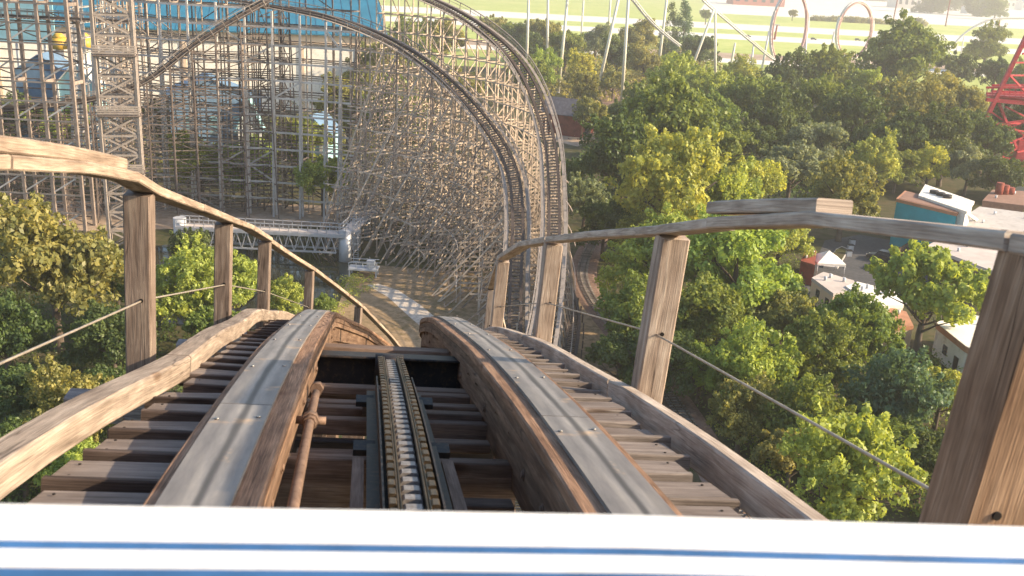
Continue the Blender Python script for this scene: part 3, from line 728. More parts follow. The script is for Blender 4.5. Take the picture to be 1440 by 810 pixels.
# --- low dark track curving underneath on the right of the turn
TC = [at_z(760, 372, 2.5), at_z(783, 388, 2.2), at_z(799, 412, 1.9), at_z(806, 440, 1.7), at_z(805, 470, 1.6), at_z(797, 510, 1.6), at_z(780, 560, 1.6)]
PC = resample(catmull(TC, 14), .8)
lowc = thing("low_coaster_track", "dark low coaster track bending behind the right handrail posts at the foot of the turn", "roller coaster track", PC[len(PC) // 2] - ZU * 1.7)
coaster_track(lowc, PC, [0.12] * len(PC), walks=(1,))
for p, r in stations(PC, lambda p: 2.6): bent(lowc, p, r, [-1.4, 1.4], lambda o_: p.z - .5, M['latdark'])

# --- dipping track that crosses behind the tower, and the high straight on the far left
TD = [at_y(400, -14, 182), at_y(347, 17, 178), at_y(275, 62, 175), at_y(205, 114, 172), at_y(140, 137, 170), at_y(70, 148, 168), at_y(0, 154, 167), at_y(-90, 152, 166)]
PD = resample(catmull(TD, 14), 1.2)
dip = thing("coaster_dip", "dark coaster track dropping from upper right to lower left behind the pale lattice tower", "roller coaster", (-60, 170, 0))
coaster_track(dip, PD, [0] * len(PD), gauge=1.0, depth=.8)
stD = stations(PD, lambda p: 3.6)
for p, r in stD: bent(dip, p, r, [-1.7, 1.7], lambda o_: p.z - .5, M['latdark'], batter_r=.10 * p.z, batter_l=.10 * p.z, wd=.18)
ledgers(dip, stD, [-1.7, 1.7], lambda p, o_: p.z - .5, M['latdark'], wd=.17, diag=.35, level=LEV / 2)
ZH = at_y(75, 25, 163).z
PH = resample([V((-62.5, 163, ZH)), V((-135, 161, ZH))], 1.2)
high = thing("coaster_straight", "straight dark coaster track on tall braced timber bents at the far left", "roller coaster", (-80, 163, 0))
coaster_track(high, PH, [0] * len(PH))
stH = stations(PH, lambda p: 5.0)
stH = [(V((at_z(43 + 43 * i, 320, 0).x, 162.5, ZH)), V((0, 1, 0))) for i in range(2, -7, -1)]
for p, r in stH:
    bent(high, p, r, [-1.9, 1.9], lambda o_: 45 if o_ < 0 else 44, M['latbrown'], batter_l=None, wd=.5, xb=False, level=LEV * 4)
ledgers(high, stH, [-2.1], lambda p, o_: 45, M['lattower'], wd=.26, diag=.0)
ledgers(high, stH, [1.9], lambda p, o_: 44, M['latdark'], wd=.2, diag=.25, level=LEV / 2)
mb = MB()
for (p0, r0), (p1, r1) in zip(stH, stH[1:]):
    for k in range(7):
        z = .3 + k * 6.1; a = V((p0.x, p0.y - 1.95, 0)); b = V((p1.x, p1.y - 1.95, 0))
        mb.bar(b + ZU * z, a + ZU * (z + 3.05), .1, .24)
mb.build("sway_brace", M['latpale'], high)["kind"] = "stuff"

# --- pale lattice tower
tw = thing("lattice_tower", "narrow pale lattice tower with solid landings between the left handrail and the coaster grid", "tower", (-59.5, 150, 0))
TWR = R(17); TC0 = at_z(181, 350, 0); TWX = V((math.cos(TWR), math.sin(TWR), 0)); TWY = V((-math.sin(TWR), math.cos(TWR), 0)); TH = 52; hw = 2.75; dp = 2.6
def tq_(x, y, z): return V((TC0.x, TC0.y, 0)) + TWX * x + TWY * y + ZU * z
for x in (-hw, hw):
    for y in (0, dp):
        mb = MB(); mb.bar(tq_(x, y, 0), tq_(x, y, TH), .40, .40); mb.build("leg", M['lattower'], tw)
for k in range(1, 18):
    z = k * 3.0
    for (a, b) in (((-hw, 0), (hw, 0)), ((-hw, dp), (hw, dp)), ((-hw, 0), (-hw, dp)), ((hw, 0), (hw, dp))):
        mb = MB(); A = tq_(*a, z); B = tq_(*b, z); n_ = (B - A).cross(ZU).normalized() * .04
        mb.bar(A, B, .14, .30); mb.bar(A - ZU * 3 + n_, B + n_, .08, .24); mb.bar(B - ZU * 3 - n_, A - n_, .08, .24)
        mb.build("braced_panel", M['lattower'], tw)
for k in (4, 7, 10, 13, 16):
    mb = MB(); z = k * 3.0 + .2
    prism(mb, [tq_(-hw - .4, -.5, z), tq_(hw + .4, -.5, z), tq_(hw + .4, dp + .4, z), tq_(-hw - .4, dp + .4, z)], z - .16)
    o = mb.build("landing", M['latdark'], tw)
    mb = MB()
    for j in range(4): mb.bar(tq_(-hw - .3, -.42, z + .3 + j * .34), tq_(hw + .3, -.42, z + .3 + j * .34), .06, .24)
    mb.build("landing_rail", M['lattower'], o)["kind"] = "stuff"

# ------------------------------------------------------------------ buildings and rides
def flat(name, col, **k): return plain(name, col, **k)
M['teal'] = flat("teal_roof_paint", (.015, .15, .25), rough=.5, var=.2, scale=.15)
M['tealpale'] = flat("pale_blue_panel", (.35, .62, .68), rough=.5, var=.15, scale=.4)
M['tanwall'] = flat("tan_stucco", (.66, .50, .36), rough=.9, var=.15, scale=.3)
M['cream'] = flat("cream_wall", (.80, .75, .67), rough=.85, var=.12, scale=.3, dirt=(.55, .48, .42))
M['slate'] = flat("slate_blue_wall", (.13, .22, .34), rough=.8, var=.25, scale=.5)
M['yellow'] = flat("yellow_plastic", (.58, .36, .05), rough=.4, var=.15, scale=.6)
M['steelwhite'] = flat("white_painted_steel", (.72, .71, .69), rough=.45, var=.12, scale=.8, dirt=(.5, .47, .43))
M['steelgrey'] = flat("galvanised_steel", (.50, .51, .54), rough=.5, metal=.2, var=.15, scale=.8)
M['bridge'] = flat("pale_grey_bridge_steel", (.40, .40, .42), rough=.5, var=.15, scale=.8, dirt=(.36, .34, .33))
M['pylon'] = flat("cream_painted_steel", (.70, .66, .55), rough=.5, var=.12, scale=.2)
M['red'] = flat("red_painted_steel", (.46, .03, .045), rough=.5, var=.3, scale=.5, dirt=(.50, .10, .10))
M['redtrack'] = flat("red_track_rail", (.72, .44, .41), rough=.5, var=.2, scale=.5)
M['turq'] = flat("turquoise_wall", (.03, .36, .44), rough=.8, var=.2, scale=.35)
M['brownroof'] = flat("brown_gravel_roof", (.27, .155, .115), rough=.95, var=.3, scale=1.2)
M['greyroof'] = flat("pale_membrane_roof", (.46, .43, .41), rough=.9, var=.15, scale=.35, dirt=(.34, .31, .29))
M['pinkroof'] = flat("dusty_pale_roof", (.52, .455, .42), rough=.9, var=.2, scale=.3)
M['terracotta'] = flat("terracotta_trim", (.45, .22, .13), rough=.9, var=.25, scale=1)
M['shingle'] = flat("grey_shingles", (.17, .15, .16), rough=.9, var=.35, scale=1.3)
M['barnred'] = flat("red_brown_boards", (.26, .06, .04), rough=.85, var=.4, scale=.9)
M['dark'] = flat("dark_opening", (.02, .017, .016), rough=.8, var=.2)
M['glass'] = flat("dark_window_glass", (.03, .04, .05), rough=.08, var=.1, spec=.6)
M['tyre'] = flat("tyre_rubber", (.02, .02, .02), rough=.9, var=.2)
M['canvas'] = flat("white_canvas", (.80, .76, .70), rough=.8, var=.06)
M['fencewood'] = flat("brown_fence_boards", (.13, .085, .06), rough=.9, var=.35, scale=2)
M['redroof'] = flat("dusty_red_roof", (.50, .17, .13), rough=.9, var=.15, scale=.2)
M['farwall'] = flat("far_pale_wall", (.62, .57, .52), rough=.9, var=.12, scale=.2)

def part_prism(name, mat, parent, pts, z0):
    mb = MB(); prism(mb, pts, z0); return mb.build(name, mat, parent)
def part_box(name, mat, parent, c, sx, sy, sz, rz=0.0):
    mb = MB(); mb.box(c, sx, sy, sz, rz); return mb.build(name, mat, parent)

# teal roofed hall behind the left grid
hall = thing("show_hall", "long hall with a teal roof and tan and cream walls behind the coaster grid", "building", (-110, 300, 0))
HO = at_y(545, 30, 312); HO.z = 0; HSK = R(13); HXv = V((-math.cos(HSK), -math.sin(HSK), 0)); HYv = V((-math.sin(HSK), math.cos(HSK), 0)); HLEN = 215
zE = at_y(300, 43, 298).z; zT = at_y(300, 60, 298).z
def hp(x, y, z): return HO + HXv * x + HYv * y + ZU * z     # x runs left along the front, y goes back
def hbox(name, mat, xa, xb, ya, yb, za, zb):
    mb = MB(); prism(mb, [hp(xa, ya, zb), hp(xb, ya, zb), hp(xb, yb, zb), hp(xa, yb, zb)], za); return mb.build(name, mat, hall)
mb = MB(); q = [hp(0, -1.5, zE), hp(HLEN, -1.5, zE), hp(HLEN, 52, zE + 15), hp(0, 52, zE + 15)]; lo = [p - ZU * .4 for p in q]
mb.poly(q); mb.poly(list(reversed(lo)))
for i in range(4): mb.poly([lo[i], lo[(i + 1) % 4], q[(i + 1) % 4], q[i]], [(0, 0)] * 4)
for i in range(75):
    x = 1 + i * (HLEN - 2) / 74; mb.bar(hp(x, -1.55, zE + .05), hp(x, 52, zE + 15.05), .12, .14)
mb.build("roof", M['teal'], hall)
hbox("tan_wall", M['tanwall'], .5, HLEN, 0, 50, zT, zE - .45); hbox("wall", M['cream'], 1, HLEN, .6, 50, 0, zT - .02)
for i in range(8): hbox("door", M['slate'] if i % 2 else M['dark'], 14 + i * 24, 18.5 + i * 24, .3, .7, 0, 6.2)
for i in range(12): hbox("pilaster", M['tanwall'], 8 + i * 17, 9 + i * 17, .1, .7, 0, zT - .1)

def house(name, label, cat, c, w, d, h, rh, rz, wall, roof, gable=None, group=None):
    """gabled block: ridge along its own depth axis; the front gable looks towards -Y before turning"""
    t = thing(name, label, cat, c, group)
    c = V(c); X = V((math.cos(rz), math.sin(rz), 0)); Y = V((-math.sin(rz), math.cos(rz), 0))
    P = lambda x, y, z: c + X * x + Y * y + ZU * z
    mb = MB()
    for sg in (-1, 1):
        mb.poly([P(sg * w / 2, -d / 2, 0), P(sg * w / 2, d / 2, 0), P(sg * w / 2, d / 2, h), P(sg * w / 2, -d / 2, h)] if sg > 0 else [P(-w / 2, d / 2, 0), P(-w / 2, -d / 2, 0), P(-w / 2, -d / 2, h), P(-w / 2, d / 2, h)])
    mb.poly([P(-w / 2, -d / 2, 0), P(w / 2, -d / 2, 0), P(w / 2, -d / 2, h), P(0, -d / 2, h + rh), P(-w / 2, -d / 2, h)])
    mb.poly([P(w / 2, d / 2, 0), P(-w / 2, d / 2, 0), P(-w / 2, d / 2, h), P(0, d / 2, h + rh), P(w / 2, d / 2, h)])
    mb.build("wall", wall, t)
    mb = MB(); e = .5; th = .18
    for sg in (-1, 1):
        k = rh / (w / 2); a = P(0, 0, h + rh + .05) ; o0 = P(sg * (w / 2 + e), 0, h - e * k + .05); nrm = (X * (sg * rh) + ZU * (w / 2)).normalized()
        mb.sweep([(a + o0) / 2 + nrm * th / 2 - Y * (d / 2 + e), (a + o0) / 2 + nrm * th / 2 + Y * (d / 2 + e)], rect((a - o0).length, th), [(o0 - a).normalized()] * 2, [nrm] * 2)
    mb.build("roof", roof, t)
    return t, P
# small attractions between the hall and the grid
b1 = at_z(70, 140, 0)
t, P = house("kiosk", "slate blue gabled kiosk behind the far left coaster bents", "building", (at_y(62, 60, 236).x, 236, 0), 12, 9, 17, 4, .1, M['slate'], M['slate'])
t, P = house("kiosk", "pale blue kiosk with a white gabled front below the yellow domes", "building", (at_y(112, 60, 232).x, 232, 0), 8.5, 7, 15.5, 4.5, 0, M['tealpale'], M['steelwhite'])
for x, z in ((-2.2, 12), (2.2, 12), (-2.2, 6), (2.2, 6), (0, 15)): part_box("window", M['glass'], t, P(x, -3.55, z), 1.3, .1, 1.6)
for x in (-4.4, 4.4): part_box("corner_board", M['steelwhite'], t, P(x, -3.4, 7.7), .5, .6, 15.4)
yl = thing("domed_play_tower", "pair of bright yellow domes on columns above the pale blue kiosk", "play tower", (at_y(90, 60, 246).x, 246, 0))
for px in (83, 118):
    c = at_y(px, 58, 246); mb = MB(); mb.tube((c.x, 246, 0), (c.x, 246, c.z - 1), .9, n=12); mb.build("column", M['steelwhite'], yl)
    mb = MB(); mb.tube(c - ZU * 1.8, c + ZU * .8, 1.9, 1.8, 16); mb.tube(c + ZU * .8, c + ZU * 2.0, 1.8, .7, 16); mb.build("dome", M['yellow'], yl)
t, P = house("kiosk", "wide blue grey building behind the right part of the coaster grid", "building", (at_y(292, 100, 225).x, 225, 0), 17, 12, 15.5, 3.6, .35, M['slate'], M['slate'])
for x in (-5, 0, 5): part_box("window", M['tealpale'], t, P(x, -6.05, 9), 2.4, .1, 4)
t, P = house("kiosk", "light blue and white pavilion low behind the coaster grid", "building", (at_y(447, 150, 214).x, 214, 0), 7.5, 6, 10, 3.5, -.3, M['tealpale'], M['slate'])
for x in (-2.4, 0, 2.4): part_box("column", M['steelwhite'], t, P(x, -3.2, 5), .6, .4, 10)
t, P = house("kiosk", "narrow pale blue hut with tall white roof left of the pavilion", "building", (at_y(350, 120, 222).x, 222, 0), 5, 5, 9, 6, .2, M['steelwhite'], M['tealpale'])
part_box("door", M['slate'], t, P(0, -2.55, 1.5), 1.4, .1, 3)
c = at_y(20, 40, 250)
bb = thing("billboard", "pale blue panelled billboard at the far left edge behind the coaster", "billboard", (c.x, 250, 0))
for dx in (-7, 0, 7): part_box("leg", M['steelgrey'], bb, (c.x + dx, 250.4, 11), .5, .5, 22)
for i in range(5): part_box("panel", M['tealpale'], bb, (c.x - 8 + i * 4, 250, 29), 3.9, .25, 14)

# white truss footbridge over the pond
BY = 150.0
bx0 = at_y(247, 324, BY); bx1 = at_y(486, 326, BY); zd = (bx0.z + bx1.z) / 2 - .2; zb = zd - 2.7
br_ = thing("truss_bridge", "white steel truss footbridge crossing the dark pond in front of the coaster grid", "bridge", ((bx0.x + bx1.x) / 2, BY, 0))
X0, X1 = bx0.x, bx1.x
for yy in (BY, BY + 2.4):
    mb = MB(); mb.bar((X0, yy, zd), (X1, yy, zd), .3, .5); mb.build("top_chord", M['bridge'], br_)
    mb = MB(); mb.bar((X0 + 2, yy, zb), (X1 - 1.5, yy, zb), .22, .26); mb.build("bottom_chord", M['bridge'], br_)
    n = 14; mb = MB()
    for i in range(n):
        a = X0 + 2 + (X1 - X0 - 3.5) * i / n; b = X0 + 2 + (X1 - X0 - 3.5) * (i + 1) / n; m_ = (a + b) / 2
        mb.bar((a, yy, zb), (m_, yy, zd), .13, .13); mb.bar((m_, yy, zd), (b, yy, zb), .13, .13)
    mb.build("web", M['bridge'], br_)["kind"] = "stuff"
    mb = MB()
    for z in (.55, 1.15): mb.bar((X0, yy, zd + .3 + z), (X1, yy, zd + .3 + z), .09, .12)
    for i in range(19): x = X0 + (X1 - X0) * i / 18; mb.bar((x, yy, zd + .2), (x, yy, zd + 1.5), .09, .09)
    mb.build("railing", M['bridge'], br_)
mb = MB(); mb.bar((X0, BY + 1.2, zd + .28), (X1, BY + 1.2, zd + .28), 2.2, .08); mb.build("deck", M['pinkroof'], br_)
mb = MB(); mb.tube((X1 - .3, BY + 1.2, -1), (X1 - .3, BY + 1.2, zd + .6), 1.0, n=18); mb.build("pier", M['steelgrey'], br_)
mb = MB(); mb.tube((X0 + .3, BY + 1.2, -1), (X0 + .3, BY + 1.2, zd + 1.4), 1.0, n=18); mb.build("pier", M['steelgrey'], br_)
ex = at_y(528, 284, 170); e1 = V((ex.x, 170, zd + .3))
s0 = V((X1, BY + 1.2, zd + .3))
mb = MB(); mb.bar(s0, e1, 2.2, .3); mb.build("ramp_deck", M['pinkroof'], br_)
dirv = (e1 - s0).normalized(); sidev = dirv.cross(ZU).normalized()
for sg in (-1, 1):
    mb = MB(); mb.bar(s0 + sidev * sg * 1.1 + ZU * 1.2, e1 + sidev * sg * 1.1 + ZU * 1.2, .09, .12); mb.bar(s0 + sidev * sg * 1.1 + ZU * .6, e1 + sidev * sg * 1.1 + ZU * .6, .08, .08)
    for i in range(10): q = s0 + (e1 - s0) * (i / 9) + sidev * sg * 1.1; mb.bar(q, q + ZU * 1.2, .09, .09)
    mb.build("railing", M['bridge'], br_)
for f in (.35, .7, 1.0):
    q = s0 + (e1 - s0) * f; mb = MB(); mb.tube((q.x, q.y, 0), (q.x, q.y, zd + .1), .55, n=14); mb.build("pier", M['steelgrey'], br_)
mb = MB()                                # caged ladder on the end pier
for sg in (-.35, .35): mb.bar((X1 + 1.6 + sg, BY, 0), (X1 + 1.6 + sg, BY, zd + 1.2), .08, .08)
for i in range(22): mb.bar((X1 + 1.25, BY, .4 + i * .36), (X1 + 1.95, BY, .4 + i * .36), .05, .05)
for i in range(6):
    z = 2.4 + i * 1.0
    mb.pipe([(X1 + 1.6 + .5 * math.cos(a), BY - .15 - .75 * math.sin(a), z) for a in np.linspace(0, math.pi, 7)], .05, 5)
for a in np.linspace(0, math.pi, 5): mb.bar((X1 + 1.6 + .5 * math.cos(a), BY - .15 - .75 * math.sin(a), 2.4), (X1 + 1.6 + .5 * math.cos(a), BY - .15 - .75 * math.sin(a), 7.4), .05, .05)
mb.build("ladder_cage", M['bridge'], br_)["kind"] = "stuff"
st = thing("pump_platform", "small railed grey platform with a box at the foot of the bridge ladder", "platform", (X1 + 3.2, BY - 5, 0))
part_box("deck", M['steelgrey'], st, (X1 + 3.8, BY - 6, 1.2), 4.4, 2.4, .2)
for dx in (-2.0, 2.0):
    for dy in (-1.0, 1.0): part_box("leg", M['steelgrey'], st, (X1 + 3.8 + dx, BY - 6 + dy, .55), .2, .2, 1.1)
for z in (1.8, 2.3):
    for dy in (-1.1, 1.1): part_box("rail", M['steelgrey'], st, (X1 + 3.8, BY - 6 + dy, z), 4.4, .07, .08)
for dx in (-2.1, -1, 0, 1, 2.1): part_box("post", M['steelgrey'], st, (X1 + 3.8 + dx, BY - 7.1, 1.8), .09, .12, 1.1)
part_box("cabinet", M['steelgrey'], st, (X1 + 4.9, BY - 6, 1.9), 1.2, 1.0, 1.2)

# brown station house with a grey gabled roof
c = at_z(797, 188, 0)
t, P = house("barn", "red brown barn with a grey shingle roof right of the coaster turn", "barn", (c.x, c.y, 0), 8, 13, 6.2, 3.8, 1.1, M['barnred'], M['shingle'])
part_box("door", M['dark'], t, P(0, -6.5, 2.2), 4.2, .3, 4.4, 1.1); part_box("loft_window", M['dark'], t, P(0, -6.5, 7.0), 1.6, .3, 1.3, 1.1)
for x in (-3.9, 3.9): part_box("corner_board", M['terracotta'], t, P(x, -6.45, 3.1), .35, .35, 6.2, 1.1)
for k in range(4):
    c = at_z(806 + k * 9, 196 - k * 3, 0); b_ = thing("bench", "wooden bench in the yard beside the barn", "bench", c, "benches in the barn yard")
    mb = MB(); mb.box(c + ZU * .5, 3.2, .6, .1); mb.build("seat", M['tanwall'], b_)
    for dx in (-1.3, 1.3): part_box("leg", M['barnred'], b_, c + V((dx, 0, .22)), .15, .5, .44)

# turquoise block and its neighbours in the service yard
def roofpts(pix, z): return [at_z(x, y, z) for x, y in pix]
tq = thing("turquoise_building", "turquoise flat roofed building with a brown roof behind the right handrail", "building", at_z(1290, 345, 0))
RP = roofpts([(1261, 283), (1344, 303), (1354, 293), (1273, 272)], 8.2)
part_prism("wall", M['turq'], tq, RP, 0)
cc = sum(RP, V()) / 4
part_prism("parapet", M['terracotta'], tq, [cc + (p - cc) * 1.03 + ZU * .5 for p in RP], 8.1)
part_prism("roof", M['brownroof'], tq, [cc + (p - cc) * .94 + ZU * .56 for p in RP], 8.3)
wu = roofpts([(1293, 277), (1358, 299), (1368, 285), (1302, 262)], 8.9)
pl_ = thing("rooftop_plant", "white rooftop plant house with fans behind the turquoise building", "plant house", at_z(1330, 290, 0))
part_prism("wall", M['steelwhite'], pl_, wu, 0)
wc = sum(wu, V()) / 4; part_prism("roof_curb", M['cream'], pl_, [wc + (p - wc) * 1.05 + ZU * .3 for p in wu], 8.7)
for f in (.25, .4, .55):
    q = wu[0] + (wu[1] - wu[0]) * f; q = q + (wu[3] - wu[0]) * .5; mb = MB(); mb.tube(q + ZU * .3, q + ZU * .9, .8, n=12); mb.build("fan", M['darksteel'], pl_)
mb = MB(); mb.bar(at_z(1360, 300, 8), at_z(1376, 312, 4.6), .5, .5); mb.build("duct", M['steelwhite'], pl_)
def shed(label, pix, z, wall, roof, trim=None, name="flat_roofed_building"):
    P = roofpts(pix, z); t = thing(name, label, "building", V((P[0].x, P[0].y, 0)))
    part_prism("wall", wall, t, P, 0); c = sum(P, V()) / len(P)
    part_prism("roof", roof, t, [c + (p - c) * 1.02 + ZU * .18 for p in P], z - .35)
    n_ = len(P)
    for i in range(n_):
        a, b = P[i], P[(i + 1) % n_]; L_ = (b - a).length; dd = (b - a).normalized(); ou = dd.cross(ZU) 
        if (a + ou - c).length < (a - c).length: ou = -ou
        for k in range(int(L_ // 3.2)):
            q = a + dd * (1.6 + k * 3.2) + ou * .03; q.z = 1.9 if k % 3 else 1.15
            mb = MB(); mb.bar(q - dd * .55, q + dd * .55, .10, 1.2 if k % 3 else 2.2); mb.build("window" if k % 3 else "door", M['glass'] if k % 3 else M['dark'], t)
    for k in range(3):
        q = c + (P[k % n_] - c) * .45; mb = MB(); mb.tube(V((q.x, q.y, z)), V((q.x, q.y, z + .8)), .22, n=8); mb.build("roof_vent", M['steelgrey'], t)
    if trim: part_prism("roof_edge", trim, t, [c + (p - c) * 1.045 + ZU * .1 for p in P], z - .6)
    return t
shed("low building with a pale flat roof directly under the right handrail near the thick post", [(1304, 347), (1332, 334), (1450, 356), (1452, 396), (1390, 380)], 4.6, M['fencewood'], M['pinkroof'])
shed("long grey flat roofed building just above the right handrail at the edge", [(1338, 318), (1378, 292), (1470, 304), (1480, 338)], 5.2, M['cream'], M['greyroof'])
t = shed("small brown building with red rooftop machinery near the right edge", [(1382, 283), (1396, 268), (1440, 270), (1440, 290)], 5, M['brownroof'], M['brownroof'])
for i, px in enumerate((1404, 1412, 1420)):
    q = at_z(px, 274, 5); mb = MB(); mb.tube(q, q + ZU * (2.6 - i * .5), .8, n=10); mb.build("rooftop_tank", M['barnred'], t)
shed("grey brown roofed shed at the right edge behind the red rooftop tanks", [(1412, 256), (1424, 242), (1470, 246), (1470, 264)], 5, M['farwall'], M['shingle'])
t = shed("white flat roofed building with a terracotta edge beside the thick right post", [(1318, 456), (1334, 440), (1400, 450), (1384, 500), (1358, 488)], 4.2, M['cream'], M['canvas'], M['terracotta'])
shed("small tan roofed hut below the white tent", [(1142, 392), (1158, 384), (1200, 396), (1206, 410), (1172, 414)], 3.4, M['tanwall'], M['pinkroof'])
shed("white roofed stall half hidden by the bright tree right of the yard", [(1190, 404), (1206, 398), (1262, 412), (1270, 430), (1226, 432)], 3.6, M['cream'], M['canvas'])
shed("orange brown roofed stall hidden among trees below the white stall", [(1222, 442), (1240, 430), (1274, 440), (1284, 460), (1250, 462)], 3.2, M['tanwall'], M['terracotta'])
shed("red brown stall at the left edge of the service yard", [(1126, 368), (1134, 352), (1148, 354), (1146, 374)], 3.4, M['barnred'], M['barnred'])
tc_ = at_z(1161, 386, 0); tent = thing("market_tent", "small white pyramid tent at the near end of the service yard", "tent", tc_)
mb = MB(); q = [tc_ + V((a, b, 2.5)) for a, b in ((-2.3, -2.3), (2.3, -2.3), (2.3, 2.3), (-2.3, 2.3))]
for i in range(4): mb.poly([q[i], q[(i + 1) % 4], tc_ + ZU * 4.1]); mb.poly([q[i] - ZU * .35, q[(i + 1) % 4] - ZU * .35, q[(i + 1) % 4], q[i]])
mb.build("canopy", M['canvas'], tent)
for a, b in ((-2.2, -2.2), (2.2, -2.2), (2.2, 2.2), (-2.2, 2.2)): mb = MB(); mb.tube(tc_ + V((a, b, 0)), tc_ + V((a, b, 2.5)), .06); mb.build("leg", M['steelgrey'], tent)
fa, fb = at_z(1258, 366, 0), at_z(1292, 344, 0); fc = thing("board_fence", "dark brown board fence slanting in front of the turquoise wall", "fence", fa)
for i in range(12):
    q = fa + (fb - fa) * (i / 11); mb = MB(); mb.bar(q, q + ZU * 1.9, .1, .85, (fb - fa).normalized()); mb.build("board", M['fencewood'], fc)
mb = MB(); mb.bar(fa + ZU * 1.6, fb + ZU * 1.6, .2, .12); mb.build("rail", M['fencewood'], fc)
pa = roofpts([(1158, 374), (1178, 376), (1194, 350), (1184, 346), (1176, 350)], .4)
pn = thing("planter", "raised stone kerbed planter bed in the service yard", "planter", at_z(1176, 362, 0)); part_prism("kerb", M['greyroof'], pn, pa, 0)
pc = sum(pa, V()) / len(pa); part_prism("soil", M['ground'], pn, [pc + (p - pc) * .9 + ZU * .04 for p in pa], .1)
for i in range(3):
    q = at_z(1193 + i * 2.5, 352 + i * -8 + 8, 0); b_ = thing("bin", "grey bin in the row along the planter", "bin", q, "bins along the planter"); part_box("body", M['steelgrey'], b_, q + ZU * .5, .9, .9, 1.0); part_box("lid", M['darksteel'], b_, q + ZU * 1.05, 1.0, 1.0, .12)

# vehicles
def car_body(name, label, loc, rz, mat, group=None, h=1.75, cabin0=-.28, cabin1=.36):
    t = thing(name, label, "car", loc, group); t.rotation_euler = (0, 0, rz)
    def add(mb, nm, mt, par=t):
        o = mb.build(nm, mt); o.parent = par; return o
    L, W = 4.6, 1.85
    prof = [(-.5 * L, .35), (.5 * L, .35), (.5 * L, .75), (.42 * L, .92), (.2 * L, 1.02), (-.48 * L, 1.05), (-.5 * L, .9)]
    def slab(pr, w, nm, mt):
        mb = MB(); a = [V((x, -w / 2, z)) for x, z in pr]; b = [V((x, w / 2, z)) for x, z in pr]; mb.poly(a); mb.poly(list(reversed(b)))
        for i in range(len(pr)): j = (i + 1) % len(pr); mb.poly([b[i], b[j], a[j], a[i]], [(0, 0)] * 4)
        return add(mb, nm, mt)
    slab(prof, W, "body", mat)
    slab([(-.47 * L, 1.03), (.2 * L, 1.0), (.07 * L, h - .12), (-.40 * L, h - .12)], W - .16, "window", M['glass'])
    slab([(-.41 * L, h - .13), (.08 * L, h - .13), (.05 * L, h), (-.39 * L, h)], W - .3, "roof", mat)
    for x in (-.31 * L, .31 * L):
        for y in (-W / 2 + .08, W / 2 - .08):
            mb = MB(); mb.tube((x, y - .12, .35), (x, y + .12, .35), .35, n=14); add(mb, "wheel", M['tyre'])
    for y in (-.62, .62):
        mb = MB(); mb.box((.5 * L + .01, y, .7), .05, .34, .16); add(mb, "headlight", M['steelwhite'])
    return t
M['carblack'] = flat("black_car_paint", (.025, .028, .035), rough=.3, var=.1, spec=.5)
M['cargrey'] = flat("grey_car_paint", (.10, .11, .13), rough=.3, var=.1, spec=.5)
car_body("parked_suv", "dark parked off-road car in front of the brown board fence", at_z(1238, 366, .02), 2.45, M['carblack'], h=1.85)
for px, py, lb, mt in ((1144, 56, "dark car on the highway between the two white loops, behind the first loop", 'carblack'), (1206, 57, "grey car on the highway seen through the second white loop", 'cargrey'),
                       (1052, 52, "dark car on the highway left of the steep coaster track", 'cargrey')):
    g_ = at_z(px, py, .03); car_body("highway_car", lb, g_, .03, M[mt])

# white steel looping coaster far beyond the trees
def steel_track(parent, pts, name, w=1.1, ra=.42, nred=False, ups=None):
    P = resample(catmull([V(p) for p in pts], 14), 1.6)
    mb = MB(); mb.pipe(P, ra, 8); mb.build("spine", M['steelwhite'], parent)
    Rr = hrights(P)
    for sg in (-1, 1):
        mb = MB(); mb.pipe([p + r * (w * sg) + ZU * .5 for p, r in zip(P, Rr)], .2, 6); mb.build("rail", M['steelwhite'], parent)
    mb = MB()
    for p, r in list(zip(P, Rr)): mb.bar(p + r * w + ZU * .45, p - r * w + ZU * .45, .18, .16); mb.bar(p, p + ZU * .45, .2, .2)
    mb.build("cross_tie", M['steelwhite'], parent)["kind"] = "stuff"
lc = thing("looping_coaster", "white steel coaster with two vertical loops far beyond the trees", "roller coaster", at_z(1150, 108, 0))
LY = 470.0
steel_track(lc, [at_y(955, -40, 430), at_y(988, 0, 438), at_y(1020, 28, 446), at_y(1055, 58, 456), at_y(1085, 82, 466), at_y(1105, 88, 470), at_y(1122, 84, 472)], "track")
def loop(cx, cy, rx, ry, y, lean=0.0):
    c = at_y(cx, cy, y); sx = rx / F_PX * y; sz = ry / F_PX * y * 1.02
    P = []
    for i in range(49):
        a = -math.pi / 2 - .35 + (2 * math.pi + .7) * i / 48
        tt = 1 - .18 * max(0, -math.sin(a)) * 0
        P.append(V((c.x + sx * math.cos(a), y + 5.5 * (i / 48 - .5) + 4 * math.cos(a), c.z + sz * math.sin(a))))
    mb = MB(); mb.pipe(P, .62, 8); mb.build("loop_spine", M['steelwhite'], lc)
    cc = V((c.x, y, c.z))
    for dy in (-1.1, 1.1):
        mb = MB(); mb.pipe([p + (cc - p).normalized() * 1.0 + V((0, dy, 0)) for p in P], .34, 6); mb.build("loop_rail", M['redtrack'], lc)
    mb = MB()
    for p in P[::1]: q = p + (cc - p).normalized() * .9; mb.bar(q - V((0, 1.1, 0)), q + V((0, 1.1, 0)), .22, .3)
    mb.build("loop_tie", M['redtrack'], lc)["kind"] = "stuff"
    for sg in (-1, 1):
        top = V((c.x + sx * .95 * sg, y + 1.5, c.z - sz * .1)); mb = MB(); mb.tube((top.x + sg * 1.5, y + 2, 0), top, .55, .45, 8); mb.build("support", M['steelwhite'], lc)
loop(1110, 40, 27, 49, 474); loop(1202, 42, 27, 37, 520)
steel_track(lc, [at_y(1130, 88, 478), at_y(1155, 86, 490), at_y(1180, 82, 508), at_y(1200, 78, 520)], "track")
